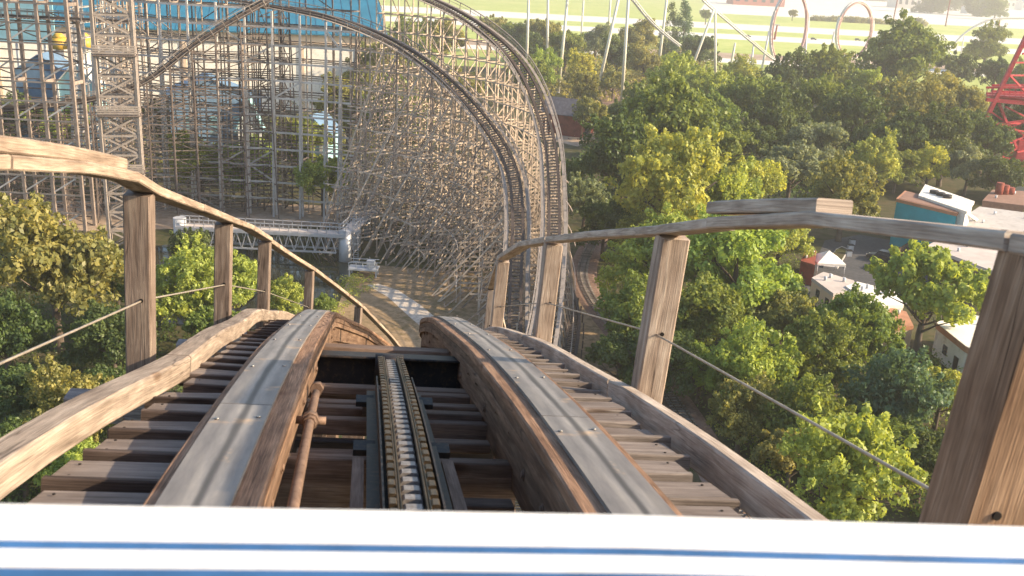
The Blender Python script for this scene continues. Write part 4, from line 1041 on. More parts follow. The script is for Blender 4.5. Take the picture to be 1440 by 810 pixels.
steel_track(lc, [at_y(1205, 78, 522), at_y(1240, 66, 530), at_y(1280, 54, 536), at_y(1305, 54, 540), at_y(1325, 66, 540), at_y(1346, 84, 540), at_y(1366, 92, 545), at_y(1400, 95, 550)], "track")
steel_track(lc, [at_y(1340, 64, 640), at_y(1356, 48, 640), at_y(1378, 34, 640), at_y(1400, 27, 640), at_y(1440, 26, 640), at_y(1480, 26, 640)], "track")
for px, py, pt, y in ((1347, 90, 62, 640), (1356, 88, 50, 640), (1400, 70, 30, 640), (1306, 85, 56, 540), (1060, 112, 62, 458)):
    a = at_y(px, pt, y); mb = MB(); mb.tube((a.x, y, 0), a, .45, .4, 8); mb.build("support", M['steelwhite'], lc)
fl = thing("falling_track", "straight white coaster track dropping between the cream pylons into the trees", "roller coaster track", at_z(950, 120, 0))
steel_track(fl, [at_y(860, -30, 380), at_y(889, 0, 390), at_y(905, 20, 396), at_y(922, 38, 402), at_y(938, 52, 408), at_y(956, 66, 414)], "track", w=1.0)
PYL = [((742, 44), (744, -20), 430, "first cream pylon beside the outer coaster turn"), ((770, 40), (771, -20), 440, "short cream pylon just right of the outer coaster turn"), ((787, 110), (800, -20), 385, "cream pylon leaning right, rising above the barn"),
       ((843, 116), (874, -20), 372, "long cream pylon leaning strongly right near the clearing"), ((875, 132), (885, -20), 360, "upright cream pylon standing at the edge of the clearing"), ((856, 36), (860, -20), 560, "thin far cream pylon behind the two long ones"),
       ((928, 78), (940, -20), 425, "cream pylon rising left of the two dark conifers"), ((971, 100), (1004, 14), 428, "cream pylon leaning right up to the steep white track"), ((1006, 108), (1006, 14), 432, "vertical cream pylon holding the steep white track"),
       ((819, 26), (822, -20), 600, "distant thin cream pylon left of the long pylons"), ((1028, 90), (1034, 60), 500, "short pale post on the lawn left of the first loop")]
for (b, t_, y, lb) in PYL:
    p0 = at_y(b[0], b[1], y); p1 = at_y(t_[0], t_[1], y); d = (p1 - p0); p0 = p0 - d * (p0.z / d.z)
    py_ = thing("coaster_pylon", lb, "pylon", p0, "cream pylons of the steel coaster"); mb = MB(); mb.tube(p0, p1, .62, .48, 10); mb.build("column", M['pylon'], py_)
    mb = MB(); mb.tube(p0, p0 + ZU * .5, 1.0, n=10); mb.build("base_flange", M['steelgrey'], py_)
for (b, t_, y, lb) in [((1256, 28), (1264, -10), 1230, "brown pole in front of the far blue roof"), ((1331, 28), (1338, -10), 1240, "brown pole beside the far dark trees"), ((1088, 63), (1093, 35), 800, "dark pole standing inside the first white loop"), ((1403, 46), (1406, 28), 1000, "brown pole under the far white arch at the right")]:
    p0 = at_y(b[0], b[1], y); p1 = at_y(t_[0], t_[1], y); p0 = V((p0.x, y, 0)); o = thing("light_pole", lb, "pole", p0)
    mb = MB(); mb.tube(p0, p1, .9, .6, 8); mb.build("shaft", M['barnred'], o); mb = MB(); mb.box(p1, 4, 1, .8); mb.build("lamp_head", M['steelgrey'], o)

# red lattice ride tower at the right edge
rt = thing("red_ride_tower", "red steel lattice ride tower with a platform at the right edge", "ride tower", at_z(1425, 245, 0))
RY = 262.0
def rl(a, b, w, nm="brace", dy0=0, dy1=0, mat='red'):
    mb = MB(); mb.bar(at_y(a[0], a[1], RY + dy0), at_y(b[0], b[1], RY + dy1), w, w); return mb.build(nm, M[mat], rt)
rl((1462, 12), (1391, 158), .95, "leg"); rl((1520, 12), (1449, 150), .95, "leg", 9, 9)
rl((1391, 158), (1372, 200), .8, "leg"); rl((1405, 146), (1442, 240), .6, "leg", 2, 4); rl((1480, 100), (1392, 250), .6, "leg", 9, 9)
for a, b in [((1437, 62), (1470, 100)), ((1425, 88), (1480, 88)), ((1436, 66), (1410, 118)), ((1420, 106), (1470, 106)), ((1420, 106), (1452, 140)), ((1438, 76), (1478, 60))]: rl(a, b, .4, "brace", 0, 5)
for k, (y1, y2, wd) in enumerate(((123, 123, .5), (131, 136, .5), (140, 150, .9))): rl((1387, y1), (1490, y2), wd, "platform_beam"); rl((1395, y1 - 3), (1490, y2 - 4), wd, "platform_beam", 9, 9)
P4 = [at_y(1388, 128, RY), at_y(1490, 131, RY), at_y(1490, 124, RY + 9), at_y(1395, 121, RY + 9)]
zz = P4[0].z - 1.0; part_prism("platform_deck", M['red'], rt, [V((p.x, p.y, zz)) for p in P4], zz - .4)
for i in range(12): rl((1388 + i * 8, 123), (1388 + i * 8, 137), .16, "platform_post")
for a, b in [((1400, 174), (1470, 166)), ((1402, 178), (1470, 190)), ((1402, 176), (1440, 172)), ((1395, 192), (1462, 160)), ((1396, 186), (1470, 214)), ((1410, 206), (1470, 178)), ((1406, 220), (1470, 236)), ((1392, 156), (1462, 206)), ((1414, 150), (1470, 178)), ((1420, 196), (1478, 200)), ((1430, 214), (1470, 206)), ((1408, 222), (1450, 196)), ((1388, 222), (1440, 222))]:
    rl(a, b, .38, "brace", rng.uniform(0, 4), rng.uniform(3, 9))
part_box("machine_house", M['red'], rt, at_y(1450, 210, RY + 5), 9, 4, 5)

# far buildings beyond the car park
def farb(label, px, py, y, wpx, h, d, wall, roof, rz=0):
    a = at_y(px, py, y); w_ = wpx / F_PX * y
    t, P = house("far_building", label, "building", (a.x, y, 0), d, w_, h * .7, h * .3, math.pi / 2 + rz, wall, roof)
    for i in range(6): part_box("window", M['glass'], t, P(-d / 2 - .1, -w_ / 2 + w_ * (i + .5) / 6, h * .35), .3, w_ / 14, h * .25, math.pi / 2 + rz)
farb("distant building with a dusty red roof at the top edge", 1062, 2, 1750, 68, 26, 60, M['redroof'], M['redroof'])
farb("distant pale building with a bright blue roof at the top edge", 1280, 4, 2100, 48, 34, 60, M['farwall'], M['teal'])
farb("distant small grey building near the far dark trees", 1368, 22, 1900, 26, 16, 30, M['farwall'], M['redroof'])
farb("far cream house with a brown roof at the top right corner", 1410, 8, 2600, 36, 30, 40, M['cream'], M['brownroof'])
farb("far blue grey house at the top right corner edge", 1446, 10, 2500, 26, 26, 40, M['cream'], M['slate'])

# ------------------------------------------------------------------ trees
def leaf_mat(name, col, trans=None, var=.35):
    mt = bpy.data.materials.new(name); mt.use_nodes = True; nt = mt.node_tree; L = nt.links; nt.nodes.clear()
    out = nt.nodes.new("ShaderNodeOutputMaterial")
    g = N(nt, "ShaderNodeNewGeometry"); at = N(nt, "ShaderNodeAttribute", attribute_name="tone"); oi = N(nt, "ShaderNodeObjectInfo")
    hi = tuple(min(1, c * k) for c, k in zip(col, (1 + var * 1.5, 1 + var * 1.15, 1 + var * .6))); lo = tuple(c * k for c, k in zip(col, (1 - var, 1 - var * .8, 1 - var * .7)))
    a = N(nt, "ShaderNodeMath", operation='MULTIPLY_ADD'); a.inputs[1].default_value = .45; L.new(g.outputs["Random Per Island"], a.inputs[0])
    b = N(nt, "ShaderNodeMath", operation='MULTIPLY'); b.inputs[1].default_value = .55; L.new(at.outputs["Fac"], b.inputs[0]); L.new(b.outputs[0], a.inputs[2])
    c = ramp(nt, [(.1, lo), (.5, col), (.9, hi)], a.outputs[0])
    hs = N(nt, "ShaderNodeHueSaturation"); mr = N(nt, "ShaderNodeMapRange"); mr.inputs[3].default_value = .485; mr.inputs[4].default_value = .515; L.new(oi.outputs["Random"], mr.inputs[0])
    L.new(mr.outputs[0], hs.inputs["Hue"]); L.new(c, hs.inputs["Color"])
    d = N(nt, "ShaderNodeBsdfDiffuse"); t = N(nt, "ShaderNodeBsdfTranslucent"); gl = N(nt, "ShaderNodeBsdfGlossy", Roughness=.45); gl.inputs["Color"].default_value = (.6, .6, .6, 1)
    L.new(hs.outputs[0], d.inputs[0])
    tcol = mix(nt, 'MULTIPLY', hs.outputs[0], (1.25, 1.15, .55), 1.0); L.new(tcol, t.inputs[0])
    m1 = N(nt, "ShaderNodeMixShader"); m1.inputs[0].default_value = .44; L.new(d.outputs[0], m1.inputs[1]); L.new(t.outputs[0], m1.inputs[2])
    m2 = N(nt, "ShaderNodeMixShader"); m2.inputs[0].default_value = .025; L.new(m1.outputs[0], m2.inputs[1]); L.new(gl.outputs[0], m2.inputs[2])
    L.new(m2.outputs[0], out.inputs[0]); return mt
LEAF = {k: leaf_mat(n, c) for k, n, c in [(k_, n_, tuple(min(.6, x * 1.9) for x in c_)) for k_, n_, c_ in [
    ('dk', "dark_green_leaves", (.050, .072, .022)), ('mid', "mid_green_leaves", (.094, .122, .028)), ('bright', "bright_green_leaves", (.165, .205, .045)),
    ('yel', "yellow_green_leaves", (.185, .210, .050)), ('olive', "olive_leaves", (.135, .135, .042)), ('gold', "golden_leaves", (.25, .25, .05)),
    ('grey', "grey_green_leaves", (.115, .135, .078)), ('rust', "rust_brown_leaves", (.14, .135, .045)), ('blue', "blue_green_leaves", (.055, .088, .048))]]}
M['bark'] = plain("tree_bark", (.13, .10, .08), rough=.95, var=.4, scale=2.5)

def leaf_mesh(name, centers, radii, n_leaf, size, droop=0.0, seed=0, flat=.45):
    r = np.random.default_rng(seed); k = len(centers); w_ = radii ** 1.75; idx = r.choice(k, n_leaf, p=w_ / w_.sum())
    d = r.normal(size=(n_leaf, 3)); d /= np.linalg.norm(d, axis=1)[:, None]
    rad = radii[idx] * (0.55 + .5 * r.random(n_leaf) ** .6)
    p = centers[idx] + d * rad[:, None] * np.array([1, 1, .85])
    if droop: p[:, 2] -= droop * r.random(n_leaf) ** 2 * radii[idx] * 2
    nrm = d * .8 + r.normal(size=(n_leaf, 3)) * flat + np.array([0, 0, .25]); nrm /= np.linalg.norm(nrm, axis=1)[:, None]
    a = np.cross(nrm, r.normal(size=(n_leaf, 3))); a /= np.linalg.norm(a, axis=1)[:, None]; b = np.cross(nrm, a)
    s = size * (.6 + .8 * r.random(n_leaf))[:, None]
    v = np.stack([p - a * s, p - b * s * .62 + nrm * s * .12, p + a * s, p + b * s * .62 + nrm * s * .12], 1).reshape(-1, 3)
    tone = np.repeat(r.random(k)[idx], 4)
    me = bpy.data.meshes.new(name); me.vertices.add(len(v)); me.vertices.foreach_set("co", v.astype(np.float32).ravel())
    me.loops.add(len(v)); me.loops.foreach_set("vertex_index", np.arange(len(v), dtype=np.int32))
    me.polygons.add(n_leaf); me.polygons.foreach_set("loop_start", np.arange(0, len(v), 4, dtype=np.int32)); me.polygons.foreach_set("loop_total", np.full(n_leaf, 4, dtype=np.int32))
    at = me.attributes.new("tone", 'FLOAT', 'POINT'); at.data.foreach_set("value", tone.astype(np.float32))
    me.materials.append(LEAF['mid']); me.update(calc_edges=True); return me
def crown_clumps(kind, seed):
    r = np.random.default_rng(seed); c = []; q = []
    if kind == 'cone':
        for i in range(110):
            h = r.random() ** 1.25; z = -1.1 + 3.1 * h; R_ = .82 * (1 - h) ** .8 + .06; a = r.random() * 6.28; k = R_ * (.55 + .45 * r.random())
            c.append((k * math.cos(a), k * math.sin(a), z)); q.append(.16 + .10 * (1 - h))
        return np.array(c), np.array(q)
    lobes = []                           # a few unequal boughs make the outline uneven
    nl = {'round': 9, 'feather': 13, 'loose': 9, 'bush': 8, 'oak': 12}[kind]
    for i in range(nl):
        a = 6.28 * (i + r.random() * .7) / nl; e = r.uniform(-.35, 1.0); k = r.uniform(.42, .66)
        lobes.append((np.array([k * math.cos(a) * math.cos(e), k * math.sin(a) * math.cos(e), .62 * math.sin(e) + r.uniform(-.12, .12)]), r.uniform(.30, .47)))
    lobes.append((np.array([r.uniform(-.15, .15), r.uniform(-.15, .15), r.uniform(.4, .62)]), r.uniform(.32, .44)))
    lobes.append((np.array([0, 0, -.05]), .5))
    per = {'round': 15, 'feather': 10, 'loose': 8, 'bush': 12, 'oak': 13}[kind]; cr = {'round': (.11, .20), 'feather': (.09, .15), 'loose': (.10, .17), 'bush': (.11, .19), 'oak': (.10, .18)}[kind]
    for (lc_, lr) in lobes:
        for j in range(per):
            d = r.normal(size=3); d /= np.linalg.norm(d); d[2] = abs(d[2]) * .95 - .42
            c.append(lc_ + d * lr * r.uniform(.55, 1.08)); q.append(r.uniform(*cr) * (1 if kind != 'feather' else r.uniform(.7, 1.2)))
        for j in range(4):               # sprigs that stick out of the outline
            d = r.normal(size=3); d /= np.linalg.norm(d); d[2] = abs(d[2]) * .9 - .1
            for f in (1.02, 1.16, 1.28): c.append(lc_ + d * lr * f * r.uniform(.97, 1.05)); q.append(r.uniform(.045, .085))
    c = np.array(c); q = np.array(q)
    if kind == 'feather': c[:, 2] = c[:, 2] * 1.15
    if kind == 'bush': c[:, 2] *= .8
    return c, q
CROWN = {}
NV = 3
for kind, n_leaf, size in (('round', 15000, .036), ('feather', 13000, .034), ('loose', 9500, .040), ('bush', 13000, .038), ('oak', 17000, .034), ('cone', 11000, .036)):
    CROWN[kind] = []
    for v_ in range(NV):
        sd_ = hash((kind == 'round', len(kind), v_)) % 9999 + v_ * 31 + ord(kind[0]) * 7 + ord(kind[1])
        c, q = crown_clumps(kind, sd_); CROWN[kind].append(leaf_mesh("crown_" + kind, c, q, n_leaf, size, droop=.35 if kind == 'feather' else 0, seed=sd_ + 1))
def trunk_mesh(kind, seed):
    r = random.Random(seed); mb = MB()
    mb.tube((0, 0, -1.9), (.03, .02, -1.0), .075, .055, 9, False); mb.tube((.03, .02, -1.0), (0, .03, -.2), .055, .04, 8, False); mb.tube((0, .03, -.2), (.02, 0, .7 if kind != 'cone' else 1.8), .04, .012, 7)
    if kind != 'cone':
        for i in range(9):
            a = 6.28 * i / 9 + r.uniform(-.3, .3); z0 = r.uniform(-1.0, -.1); m_ = V((.35 * math.cos(a), .35 * math.sin(a), z0 + r.uniform(.3, .45))); e = V((.72 * math.cos(a + .2), .72 * math.sin(a + .2), z0 + r.uniform(.55, 1.0)))
            mb.tube((0.01, .02, z0), m_, .03, .02, 6, False); mb.tube(m_, e, .02, .006, 5); f = m_ + V((.2 * math.cos(a - .9), .2 * math.sin(a - .9), .35)); mb.tube(m_, f, .014, .005, 5)
    o = mb.build("trunk", M['bark']); me = o.data; bpy.data.objects.remove(o); return me
TRUNK = {k: [trunk_mesh(k, i * 7 + 3) for i in range(2)] for k in CROWN}
def tree(px, py, rpx, kind, tone, label, name="tree", group="trees of the park woods", hk=1.08):
    zc = 7.0; rpx *= 1.17 if py > 130 else 1.02
    for _ in range(5):
        p = at_z(px, py, zc); dep = (p - EYE).dot(FW); rm = rpx / F_PX * dep; zc = max(1.0, min(15.0, rm * hk))
    p = at_z(px, py, zc); t = thing(name, label, "tree" if name != "shrub" else "shrub", (p.x, p.y, 0), group)
    i = random.randrange(NV); rot = random.uniform(0, 6.28)
    cr = bpy.data.objects.new("crown", CROWN[kind][i]); COL.objects.link(cr); cr.parent = t; cr.location = (0, 0, zc)
    cr.scale = (rm * random.uniform(.94, 1.06), rm * random.uniform(.94, 1.06), rm * random.uniform(1.05, 1.25)); cr.rotation_euler = (random.uniform(-.08, .08), random.uniform(-.08, .08), rot)
    cr.material_slots[0].link = 'OBJECT'; cr.material_slots[0].material = LEAF[tone]
    tr = bpy.data.objects.new("trunk", TRUNK[kind][i % 2]); COL.objects.link(tr); tr.parent = t; tr.location = (0, 0, zc); tr.scale = (rm, rm, zc / 1.9); tr.rotation_euler = (0, 0, rot)
    return t
TREES = [
 # near right slope below the handrail
 (1190, 690, 88, 'feather', 'yel', "yellow green bushy tree at the bottom right beside the thick post"),
 (1112, 645, 46, 'bush', 'olive', "olive tree left of the yellow bushy tree at the bottom right"),
 (1044, 585, 50, 'feather', 'olive', "soft olive green tree beside the curving railway below the cable"),
 (1130, 590, 58, 'round', 'mid', "mid green tree in the middle of the slope under the steel cable"),
 (1060, 520, 62, 'round', 'bright', "fresh green tree touching the steel cable right of the second post"),
 (1150, 505, 62, 'oak', 'mid', "broad leafy green tree below the tan hut"),
 (1200, 478, 62, 'oak', 'mid', "wide dark leaved tree in front of the orange brown stall"),
 (1255, 560, 66, 'round', 'blue', "dark blue green tree on the slope left of the thick post"),
 (1304, 424, 72, 'loose', 'bright', "bright open branched tree in front of the white stall and service yard"),
 (1322, 560, 44, 'loose', 'yel', "small sparse yellow green tree against the thick right post"),
 (1300, 650, 50, 'bush', 'dk', "dark shrub like tree between the yellow tree and the thick post"),
 (1240, 625, 44, 'bush', 'mid', "small green tree just above the yellow bushy tree"),
 (1180, 620, 40, 'bush', 'grey', "small grey green tree above the yellow bushy tree, left of centre"),
 (1100, 455, 50, 'bush', 'olive', "olive brown tree standing before the service yard"),
 (940, 372, 66, 'oak', 'bright', "bright green tree crown left of the second right post top"),
 (1035, 385, 80, 'oak', 'bright', "largest sunlit bright green tree right of the second post"),
 (1098, 338, 42, 'round', 'yel', "yellow green tree just under the spliced handrail, beside the service yard"),
 (900, 455, 58, 'round', 'mid', "mid green tree between the railway and the second right post"),
 (985, 450, 60, 'oak', 'mid', "green tree right of the second post at the level of the cable"),
 (925, 510, 52, 'round', 'dk', "dark green tree behind the foot of the second right post"),
 (870, 505, 44, 'bush', 'dk', "dark low tree beside the railway bend left of the second post"),
 (985, 520, 40, 'bush', 'bright', "small bright tree between the second post and the railway"),
 (1462, 690, 62, 'round', 'mid', "green tree showing at the right edge beyond the thick right post, low in the corner"),
 (1430, 600, 46, 'oak', 'dk', "dark tree hidden behind the thick right post"),
 # behind the right handrail
 (945, 282, 74, 'feather', 'yel', "feathery yellow green tree rising over the handrail left of the splice board"),
 (1010, 300, 54, 'feather', 'bright', "light green feathery tree directly behind the splice board end"),
 (1062, 258, 36, 'round', 'gold', "golden yellow tree above the splice board"),
 (876, 226, 60, 'oak', 'dk', "large dark green oak just right of the outer coaster turn"),
 (940, 195, 72, 'oak', 'mid', "big rounded green oak in the centre of the wood right of the turn"),
 (1015, 225, 48, 'round', 'mid', "mid green tree between the big oak and the golden tree"),
 (822, 285, 34, 'feather', 'grey', "pale grey willow like tree close to the outer coaster turn"),
 (850, 320, 36, 'round', 'dk', "dark tree above the railway bend, behind the handrail"),
 (890, 340, 34, 'round', 'mid', "mid green tree beside the railway above the third right post"),
 (1188, 276, 52, 'feather', 'olive', "round yellowish olive tree behind the handrail near the service yard"),
 (1228, 232, 38, 'feather', 'yel', "yellow green tree behind the round olive tree"),
 (1112, 240, 44, 'bush', 'grey', "grey green tree with pale tips right of the golden tree"),
 (1150, 210, 40, 'round', 'grey', "greyish tree in the dark wood above the round olive tree"),
 (1305, 238, 28, 'feather', 'gold', "small golden topped tree behind the turquoise building"),
 (1262, 238, 28, 'round', 'mid', "green tree left of the golden topped tree behind the turquoise building"),
 (1362, 236, 32, 'bush', 'grey', "grey dusty tree behind the rooftop plant"),
 (1405, 250, 30, 'round', 'dk', "dark tree under the red ride tower"),
 # middle wood
 (824, 126, 28, 'feather', 'olive', "olive conical tree behind the barn roof"),
 (882, 172, 30, 'round', 'dk', "dark tree behind the large dark oak, right of the barn"),
 (905, 150, 36, 'bush', 'mid', "mid green tree on the near edge of the clearing"),
 (806, 246, 22, 'bush', 'mid', "green tree squeezed between the coaster turn and the dark oak"),
 (830, 165, 26, 'bush', 'olive', "small olive tree just right of the barn door"),
 (950, 120, 44, 'round', 'yel', "tall yellow green tree in front of the falling white track"),
 (1000, 135, 34, 'feather', 'bright', "bright green tree at the foot of the vertical pylon"),
 (1045, 110, 30, 'round', 'yel', "yellow green tree on the lawn edge below the first loop"),
 (1060, 150, 46, 'round', 'mid', "green tree in the middle wood below the first loop"),
 (1000, 180, 42, 'oak', 'mid', "leafy tree between the big rounded oak and the wood edge"),
 (1110, 115, 42, 'round', 'dk', "dark tree just under the first white loop"),
 (1160, 110, 46, 'oak', 'mid', "bushy green tree between the two white loops"),
 (1095, 175, 46, 'round', 'dk', "dark tree in the heart of the middle wood"),
 (1155, 160, 44, 'oak', 'mid', "dense green tree in the centre of the middle wood"),
 (1200, 180, 46, 'oak', 'dk', "dark broad tree right of the centre of the middle wood"),
 (1270, 95, 64, 'oak', 'mid', "big spreading tree right of the second loop that hides its foot"),
 (1215, 130, 34, 'round', 'bright', "light green tree left of the big spreading tree"),
 (1240, 155, 36, 'feather', 'olive', "olive tree below the big spreading tree"),
 (1290, 165, 46, 'round', 'rust', "brownish olive tree in the right wood below the big spreading tree"),
 (1340, 150, 42, 'round', 'olive', "olive yellow tree left of the red tower platform"),
 (1345, 100, 34, 'bush', 'dk', "dark hedge like tree below the low white track at the right"),
 (1388, 66, 32, 'oak', 'mid', "rounded tree standing alone right of the white arch, left of the red tower"),
 (1400, 108, 30, 'bush', 'dk', "dark tree behind the red tower leg above the platform"),
 (1330, 205, 46, 'oak', 'dk', "dark tree in the right wood below the olive yellow tree"),
 (1270, 205, 44, 'oak', 'dk', "dark green tree below the brownish olive tree"),
 (1220, 215, 34, 'bush', 'dk', "dark low tree behind the yellow green tree near the yard"),
 (1385, 200, 38, 'round', 'dk', "dark tree left of the struts of the red tower"),
 (1430, 180, 40, 'round', 'dk', "dark tree seen through the struts of the red tower"),
 (1060, 205, 40, 'bush', 'dk', "dark tree behind the golden tree"),
 (1440, 120, 36, 'round', 'mid', "green tree behind the red tower at the right edge"),
 # far row before the highway
 (690, 45, 26, 'bush', 'olive', "olive tree beyond the top of the outer coaster turn"),
 (725, 55, 26, 'round', 'mid', "green tree beyond the outer turn, right of the olive one"),
 (762, 55, 30, 'round', 'olive', "olive tree in the far row between the first cream pylons"),
 (795, 72, 30, 'round', 'mid', "mid green tree in the far row behind the right leaning pylon"),
 (818, 98, 26, 'feather', 'gold', "golden leaved tree in the far row above the conical olive tree"),
 (838, 62, 28, 'round', 'grey', "grey green tree in the far row at the long leaning pylon"),
 (868, 82, 30, 'round', 'dk', "dark tree in the far row behind the clearing"),
 (896, 55, 30, 'round', 'olive', "olive tree in the far row right of the long pylons"),
 (905, 92, 28, 'round', 'rust', "brownish olive tree in the far row under the falling track"),
 (862, 118, 22, 'bush', 'olive', "small olive bush like tree on the clearing"),
 (940, 62, 22, 'cone', 'dk', "left one of the two dark conifers in the far row"),
 (960, 60, 26, 'cone', 'blue', "right and taller one of the two dark conifers in the far row"),
 (985, 72, 26, 'round', 'dk', "dark rounded tree just right of the two conifers"),
 (740, 110, 36, 'bush', 'mid', "green tree directly behind the outer coaster turn above the barn"),
 (765, 100, 28, 'feather', 'bright', "lighter green tree behind the outer turn, left of the conical olive tree"),
 (748, 75, 26, 'round', 'dk', "dark tree behind the outer turn below the first pylon"),
 # far left below the handrail
 (74, 388, 88, 'round', 'olive', "large round olive tree at the far left below the handrail"),
 (8, 340, 44, 'round', 'mid', "green tree cut by the left edge behind the large olive tree"),
 (5, 470, 60, 'round', 'dk', "dark tree at the left edge under the large olive tree"),
 (165, 400, 42, 'bush', 'mid', "mid green tree between the large olive tree and the first left post"),
 (160, 480, 54, 'round', 'dk', "dark tree left of the first left post at the cable"),
 (270, 410, 62, 'oak', 'bright', "bright green tree between the first and second left posts"),
 (335, 410, 42, 'oak', 'bright', "bright green tree between the second and third left posts"),
 (402, 424, 30, 'oak', 'yel', "small brightest green tree right of the third left post"),
 (265, 352, 30, 'bush', 'dk', "dark green tree under the left end of the white bridge"),
 (300, 465, 40, 'bush', 'mid', "mid green tree low between the first two left posts"),
 (92, 585, 58, 'feather', 'olive', "feathery yellow green tree left of the near kerb timber"),
 (40, 560, 48, 'bush', 'dk', "dark tree left of the feathery tree near the lower left corner"),
 (150, 560, 44, 'bush', 'dk', "dark tree just below the first grey outrigger beam"),
 (30, 650, 52, 'round', 'dk', "dark tree in the lower left corner"),
 (110, 660, 50, 'bush', 'bright', "bright green bush seen between the near kerb timber and walkway"),
 (200, 600, 44, 'bush', 'mid', "green tree hidden under the left walkway planks"),
 (455, 432, 20, 'bush', 'mid', "small bush beside the pond under the fourth left post"),
 # behind the coaster grid
 (282, 235, 44, 'round', 'yel', "bright yellow green tree behind the grid right of the pale tower"),
 (352, 235, 40, 'round', 'bright', "bright green tree behind the middle of the coaster grid"),
 (420, 210, 44, 'bush', 'mid', "mid green tree behind the coaster grid below the pavilion"),
 (490, 160, 46, 'round', 'olive', "olive tree behind the right part of the coaster grid"),
 (530, 110, 48, 'round', 'olive', "tall olive tree behind the start of the lattice turn"),
 (490, 90, 36, 'round', 'mid', "green tree beside the end of the teal roofed hall"),
 (575, 70, 40, 'round', 'mid', "green tree behind the top of the inner turn"),
 (620, 60, 40, 'bush', 'olive', "olive tree behind the upper lattice of the turn"),
 (560, 170, 48, 'round', 'mid', "green tree behind the middle lattice of the turn"),
 (640, 130, 42, 'bush', 'olive', "olive tree hidden behind the dense upper lattice"),
 (455, 255, 40, 'bush', 'yel', "yellow green tree low behind the right part of the grid"),
 (62, 130, 34, 'round', 'olive', "olive tree behind the far left bents below the kiosks"),
 (115, 135, 30, 'round', 'mid', "green tree behind the far left bents in front of the pale blue kiosk"),
 (20, 165, 36, 'bush', 'mid', "green tree at the left edge behind the dark dipping track"),
 (95, 185, 34, 'round', 'yel', "yellow green tree low behind the far left bents"),
 (225, 175, 34, 'bush', 'olive', "olive tree right behind the pale lattice tower"),
 # beyond the car park
 (1312, 6, 26, 'round', 'dk', "far dark tree at the top edge left of the far houses"),
 (1345, 4, 30, 'oak', 'dk', "far dark tree at the top edge in the middle of the far clump"),
 (1376, 10, 26, 'round', 'dk', "far dark tree at the right of the far clump"),
 (1400, 14, 18, 'round', 'mid', "far small tree in front of the far houses"),
 (993, 22, 11, 'bush', 'mid', "lone small tree on the far grass left of the steep white track"),
 (1115, 20, 8, 'bush', 'olive', "tiny far tree by the first white loop"),
 (1290, 30, 7, 'bush', 'olive', "tiny far shrub at the end of the long hedge"),
]
for t_ in TREES: tree(*t_)
hd = thing("far_hedge", "long low dark hedge on the far grass beyond the highway", "hedge", at_z(1220, 32, 0))
r_ = np.random.default_rng(5); a = at_z(1140, 29, 0); b = at_z(1300, 37, 0); cs = np.array([[*(a + (b - a) * float(f)), ] for f in r_.random(260)]); cs[:, 2] = r_.uniform(.5, 5, 260); cs[:, :2] += r_.normal(size=(260, 2)) * 2 - np.array([hd.location.x, hd.location.y])
me = leaf_mesh("hedge_foliage", cs, r_.uniform(2, 3.4, 260), 9000, .9, seed=8); me.materials[0] = LEAF['olive']; o = bpy.data.objects.new("foliage", me); COL.objects.link(o); o.parent = hd

# low growth that covers the ground under the trees (nobody could count it)
def undergrowth(name, polys, n, tone, size, hmax, seed, rad=(.7, 2.2)):
    r = np.random.default_rng(seed); C = []; Q = []
    for poly in polys:
        xs = [p[0] for p in poly]; ys = [p[1] for p in poly]; k = 0
        while k < n:
            x, y = r.uniform(min(xs), max(xs)), r.uniform(min(ys), max(ys)); ins = False; j = len(poly) - 1
            for i in range(len(poly)):
                if (poly[i][1] > y) != (poly[j][1] > y) and x < (poly[j][0] - poly[i][0]) * (y - poly[i][1]) / (poly[j][1] - poly[i][1]) + poly[i][0]: ins = not ins
                j = i
            if not ins: continue
            g = at_z(x, y, 0); k += 1
            if min((g.x - p.x) ** 2 + (g.y - p.y) ** 2 for p in RWc[::3]) < 14: continue
            C.append((g.x, g.y, r.uniform(.1, hmax))); Q.append(r.uniform(*rad))
    C = np.array(C); Q = np.array(Q); me = leaf_mesh(name, C, Q, len(C) * 55, size, seed=seed + 1); me.materials[0] = LEAF[tone]
    o = bpy.data.objects.new(name, me); COL.objects.link(o); o["kind"] = "stuff"; return o
RIGHT_NEAR = [(870, 330), (1120, 300), (1130, 415), (1215, 455), (1330, 520), (1440, 560), (1440, 730), (1080, 760), (1010, 640), (950, 540), (860, 440), (845, 390)]
RIGHT_MID = [(806, 250), (850, 160), (1000, 130), (1200, 110), (1440, 120), (1440, 240), (1260, 265), (1150, 320), (870, 330), (840, 330)]
FAR_ROW = [(700, 60), (1000, 66), (1010, 112), (840, 150), (740, 140)]
LEFT_NEAR = [(-40, 380), (120, 360), (150, 400), (230, 460), (300, 500), (300, 720), (-40, 760)]
BEHIND = [(-20, 150), (560, 90), (640, 150), (520, 250), (-20, 262)]
undergrowth("undergrowth", [RIGHT_NEAR], 520, 'mid', .17, 1.6, 11)
undergrowth("undergrowth", [[(1000, 760), (1440, 740), (1620, 560), (1700, 800), (1300, 1000)]], 220, 'mid', .14, 1.6, 31)
undergrowth("undergrowth", [LEFT_NEAR], 380, 'dk', .17, 1.6, 21)
undergrowth("undergrowth", [RIGHT_MID], 560, 'dk', .34, 3.5, 12, (1.4, 3.6))
undergrowth("undergrowth", [FAR_ROW], 300, 'olive', .6, 5, 13, (2, 4.5))
undergrowth("undergrowth", [BEHIND], 300, 'olive', .34, 3, 14, (1.0, 3.0))
undergrowth("weeds", [[(440, 440), (480, 396), (520, 380), (540, 400), (500, 420), (470, 470)]], 60, 'yel', .10, .6, 15, (.3, 1.0))

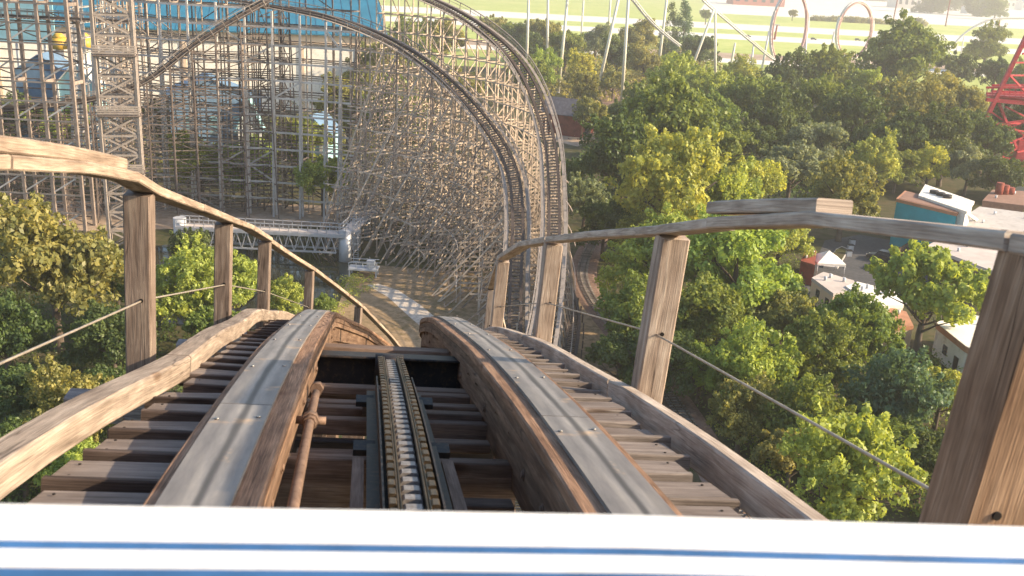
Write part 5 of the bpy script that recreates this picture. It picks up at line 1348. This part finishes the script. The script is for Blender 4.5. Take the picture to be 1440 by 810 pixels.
# ------------------------------------------------------------------ evening haze
if HAZE > 0:
    mb = MB(); mb.box((400, 3700, 46), 15000, 8600, 94); mt = bpy.data.materials.new("haze_air"); mt.use_nodes = True; nt = mt.node_tree; nt.nodes.clear()
    o_ = nt.nodes.new("ShaderNodeOutputMaterial"); pv = nt.nodes.new("ShaderNodeVolumePrincipled"); pv.inputs["Color"].default_value = (1.0, .98, .93, 1); pv.inputs["Density"].default_value = HAZE; pv.inputs["Anisotropy"].default_value = .35
    nt.links.new(pv.outputs[0], o_.inputs["Volume"]); hz = mb.build("haze", mt); hz["kind"] = "stuff"
    bm = bmesh.new(); bm.from_mesh(hz.data); bmesh.ops.remove_doubles(bm, verts=bm.verts, dist=.01); bmesh.ops.recalc_face_normals(bm, faces=bm.faces)
    if bm.calc_volume(signed=True) < 0: bmesh.ops.reverse_faces(bm, faces=bm.faces)
    bm.to_mesh(hz.data); bm.free()

# ------------------------------------------------------------------ light
SUN_AZ, SUN_EL = R(96), R(25)          # azimuth measured from straight ahead (+Y) towards the right (+X)
w = bpy.data.worlds.new("World"); scene.world = w; w.use_nodes = True
nt = w.node_tree; bg = nt.nodes["Background"]
sky = nt.nodes.new("ShaderNodeTexSky"); sky.sky_type = 'NISHITA'; sky.sun_disc = False
sky.sun_elevation = SUN_EL; sky.sun_rotation = SUN_AZ; sky.air_density = 1.2; sky.dust_density = 2.0; sky.ozone_density = 1.5
nt.links.new(sky.outputs[0], bg.inputs[0]); bg.inputs[1].default_value = SKY_STRENGTH
sun = bpy.data.lights.new("sun", 'SUN'); so = bpy.data.objects.new("sun", sun); COL.objects.link(so)
sun.energy = SUN_STRENGTH; sun.angle = R(.6); sun.color = (1.0, .80, .54)
sd = V((math.sin(SUN_AZ) * math.cos(SUN_EL), math.cos(SUN_AZ) * math.cos(SUN_EL), math.sin(SUN_EL)))
so.rotation_euler = sd.to_track_quat('Z', 'Y').to_euler(); so.location = (60, 20, 120)
scene.view_settings.view_transform = 'Standard'; scene.view_settings.look = 'None'
scene.view_settings.gamma = 1.0; scene.view_settings.use_curve_mapping = False
scene.view_settings.exposure = EXPOSURE
scene.cycles.use_denoising = True
scene.cycles.volume_bounces = 0; scene.cycles.max_bounces = 6; scene.cycles.transparent_max_bounces = 8
scene.cycles.diffuse_bounces = 3; scene.cycles.glossy_bounces = 2; scene.cycles.transmission_bounces = 2
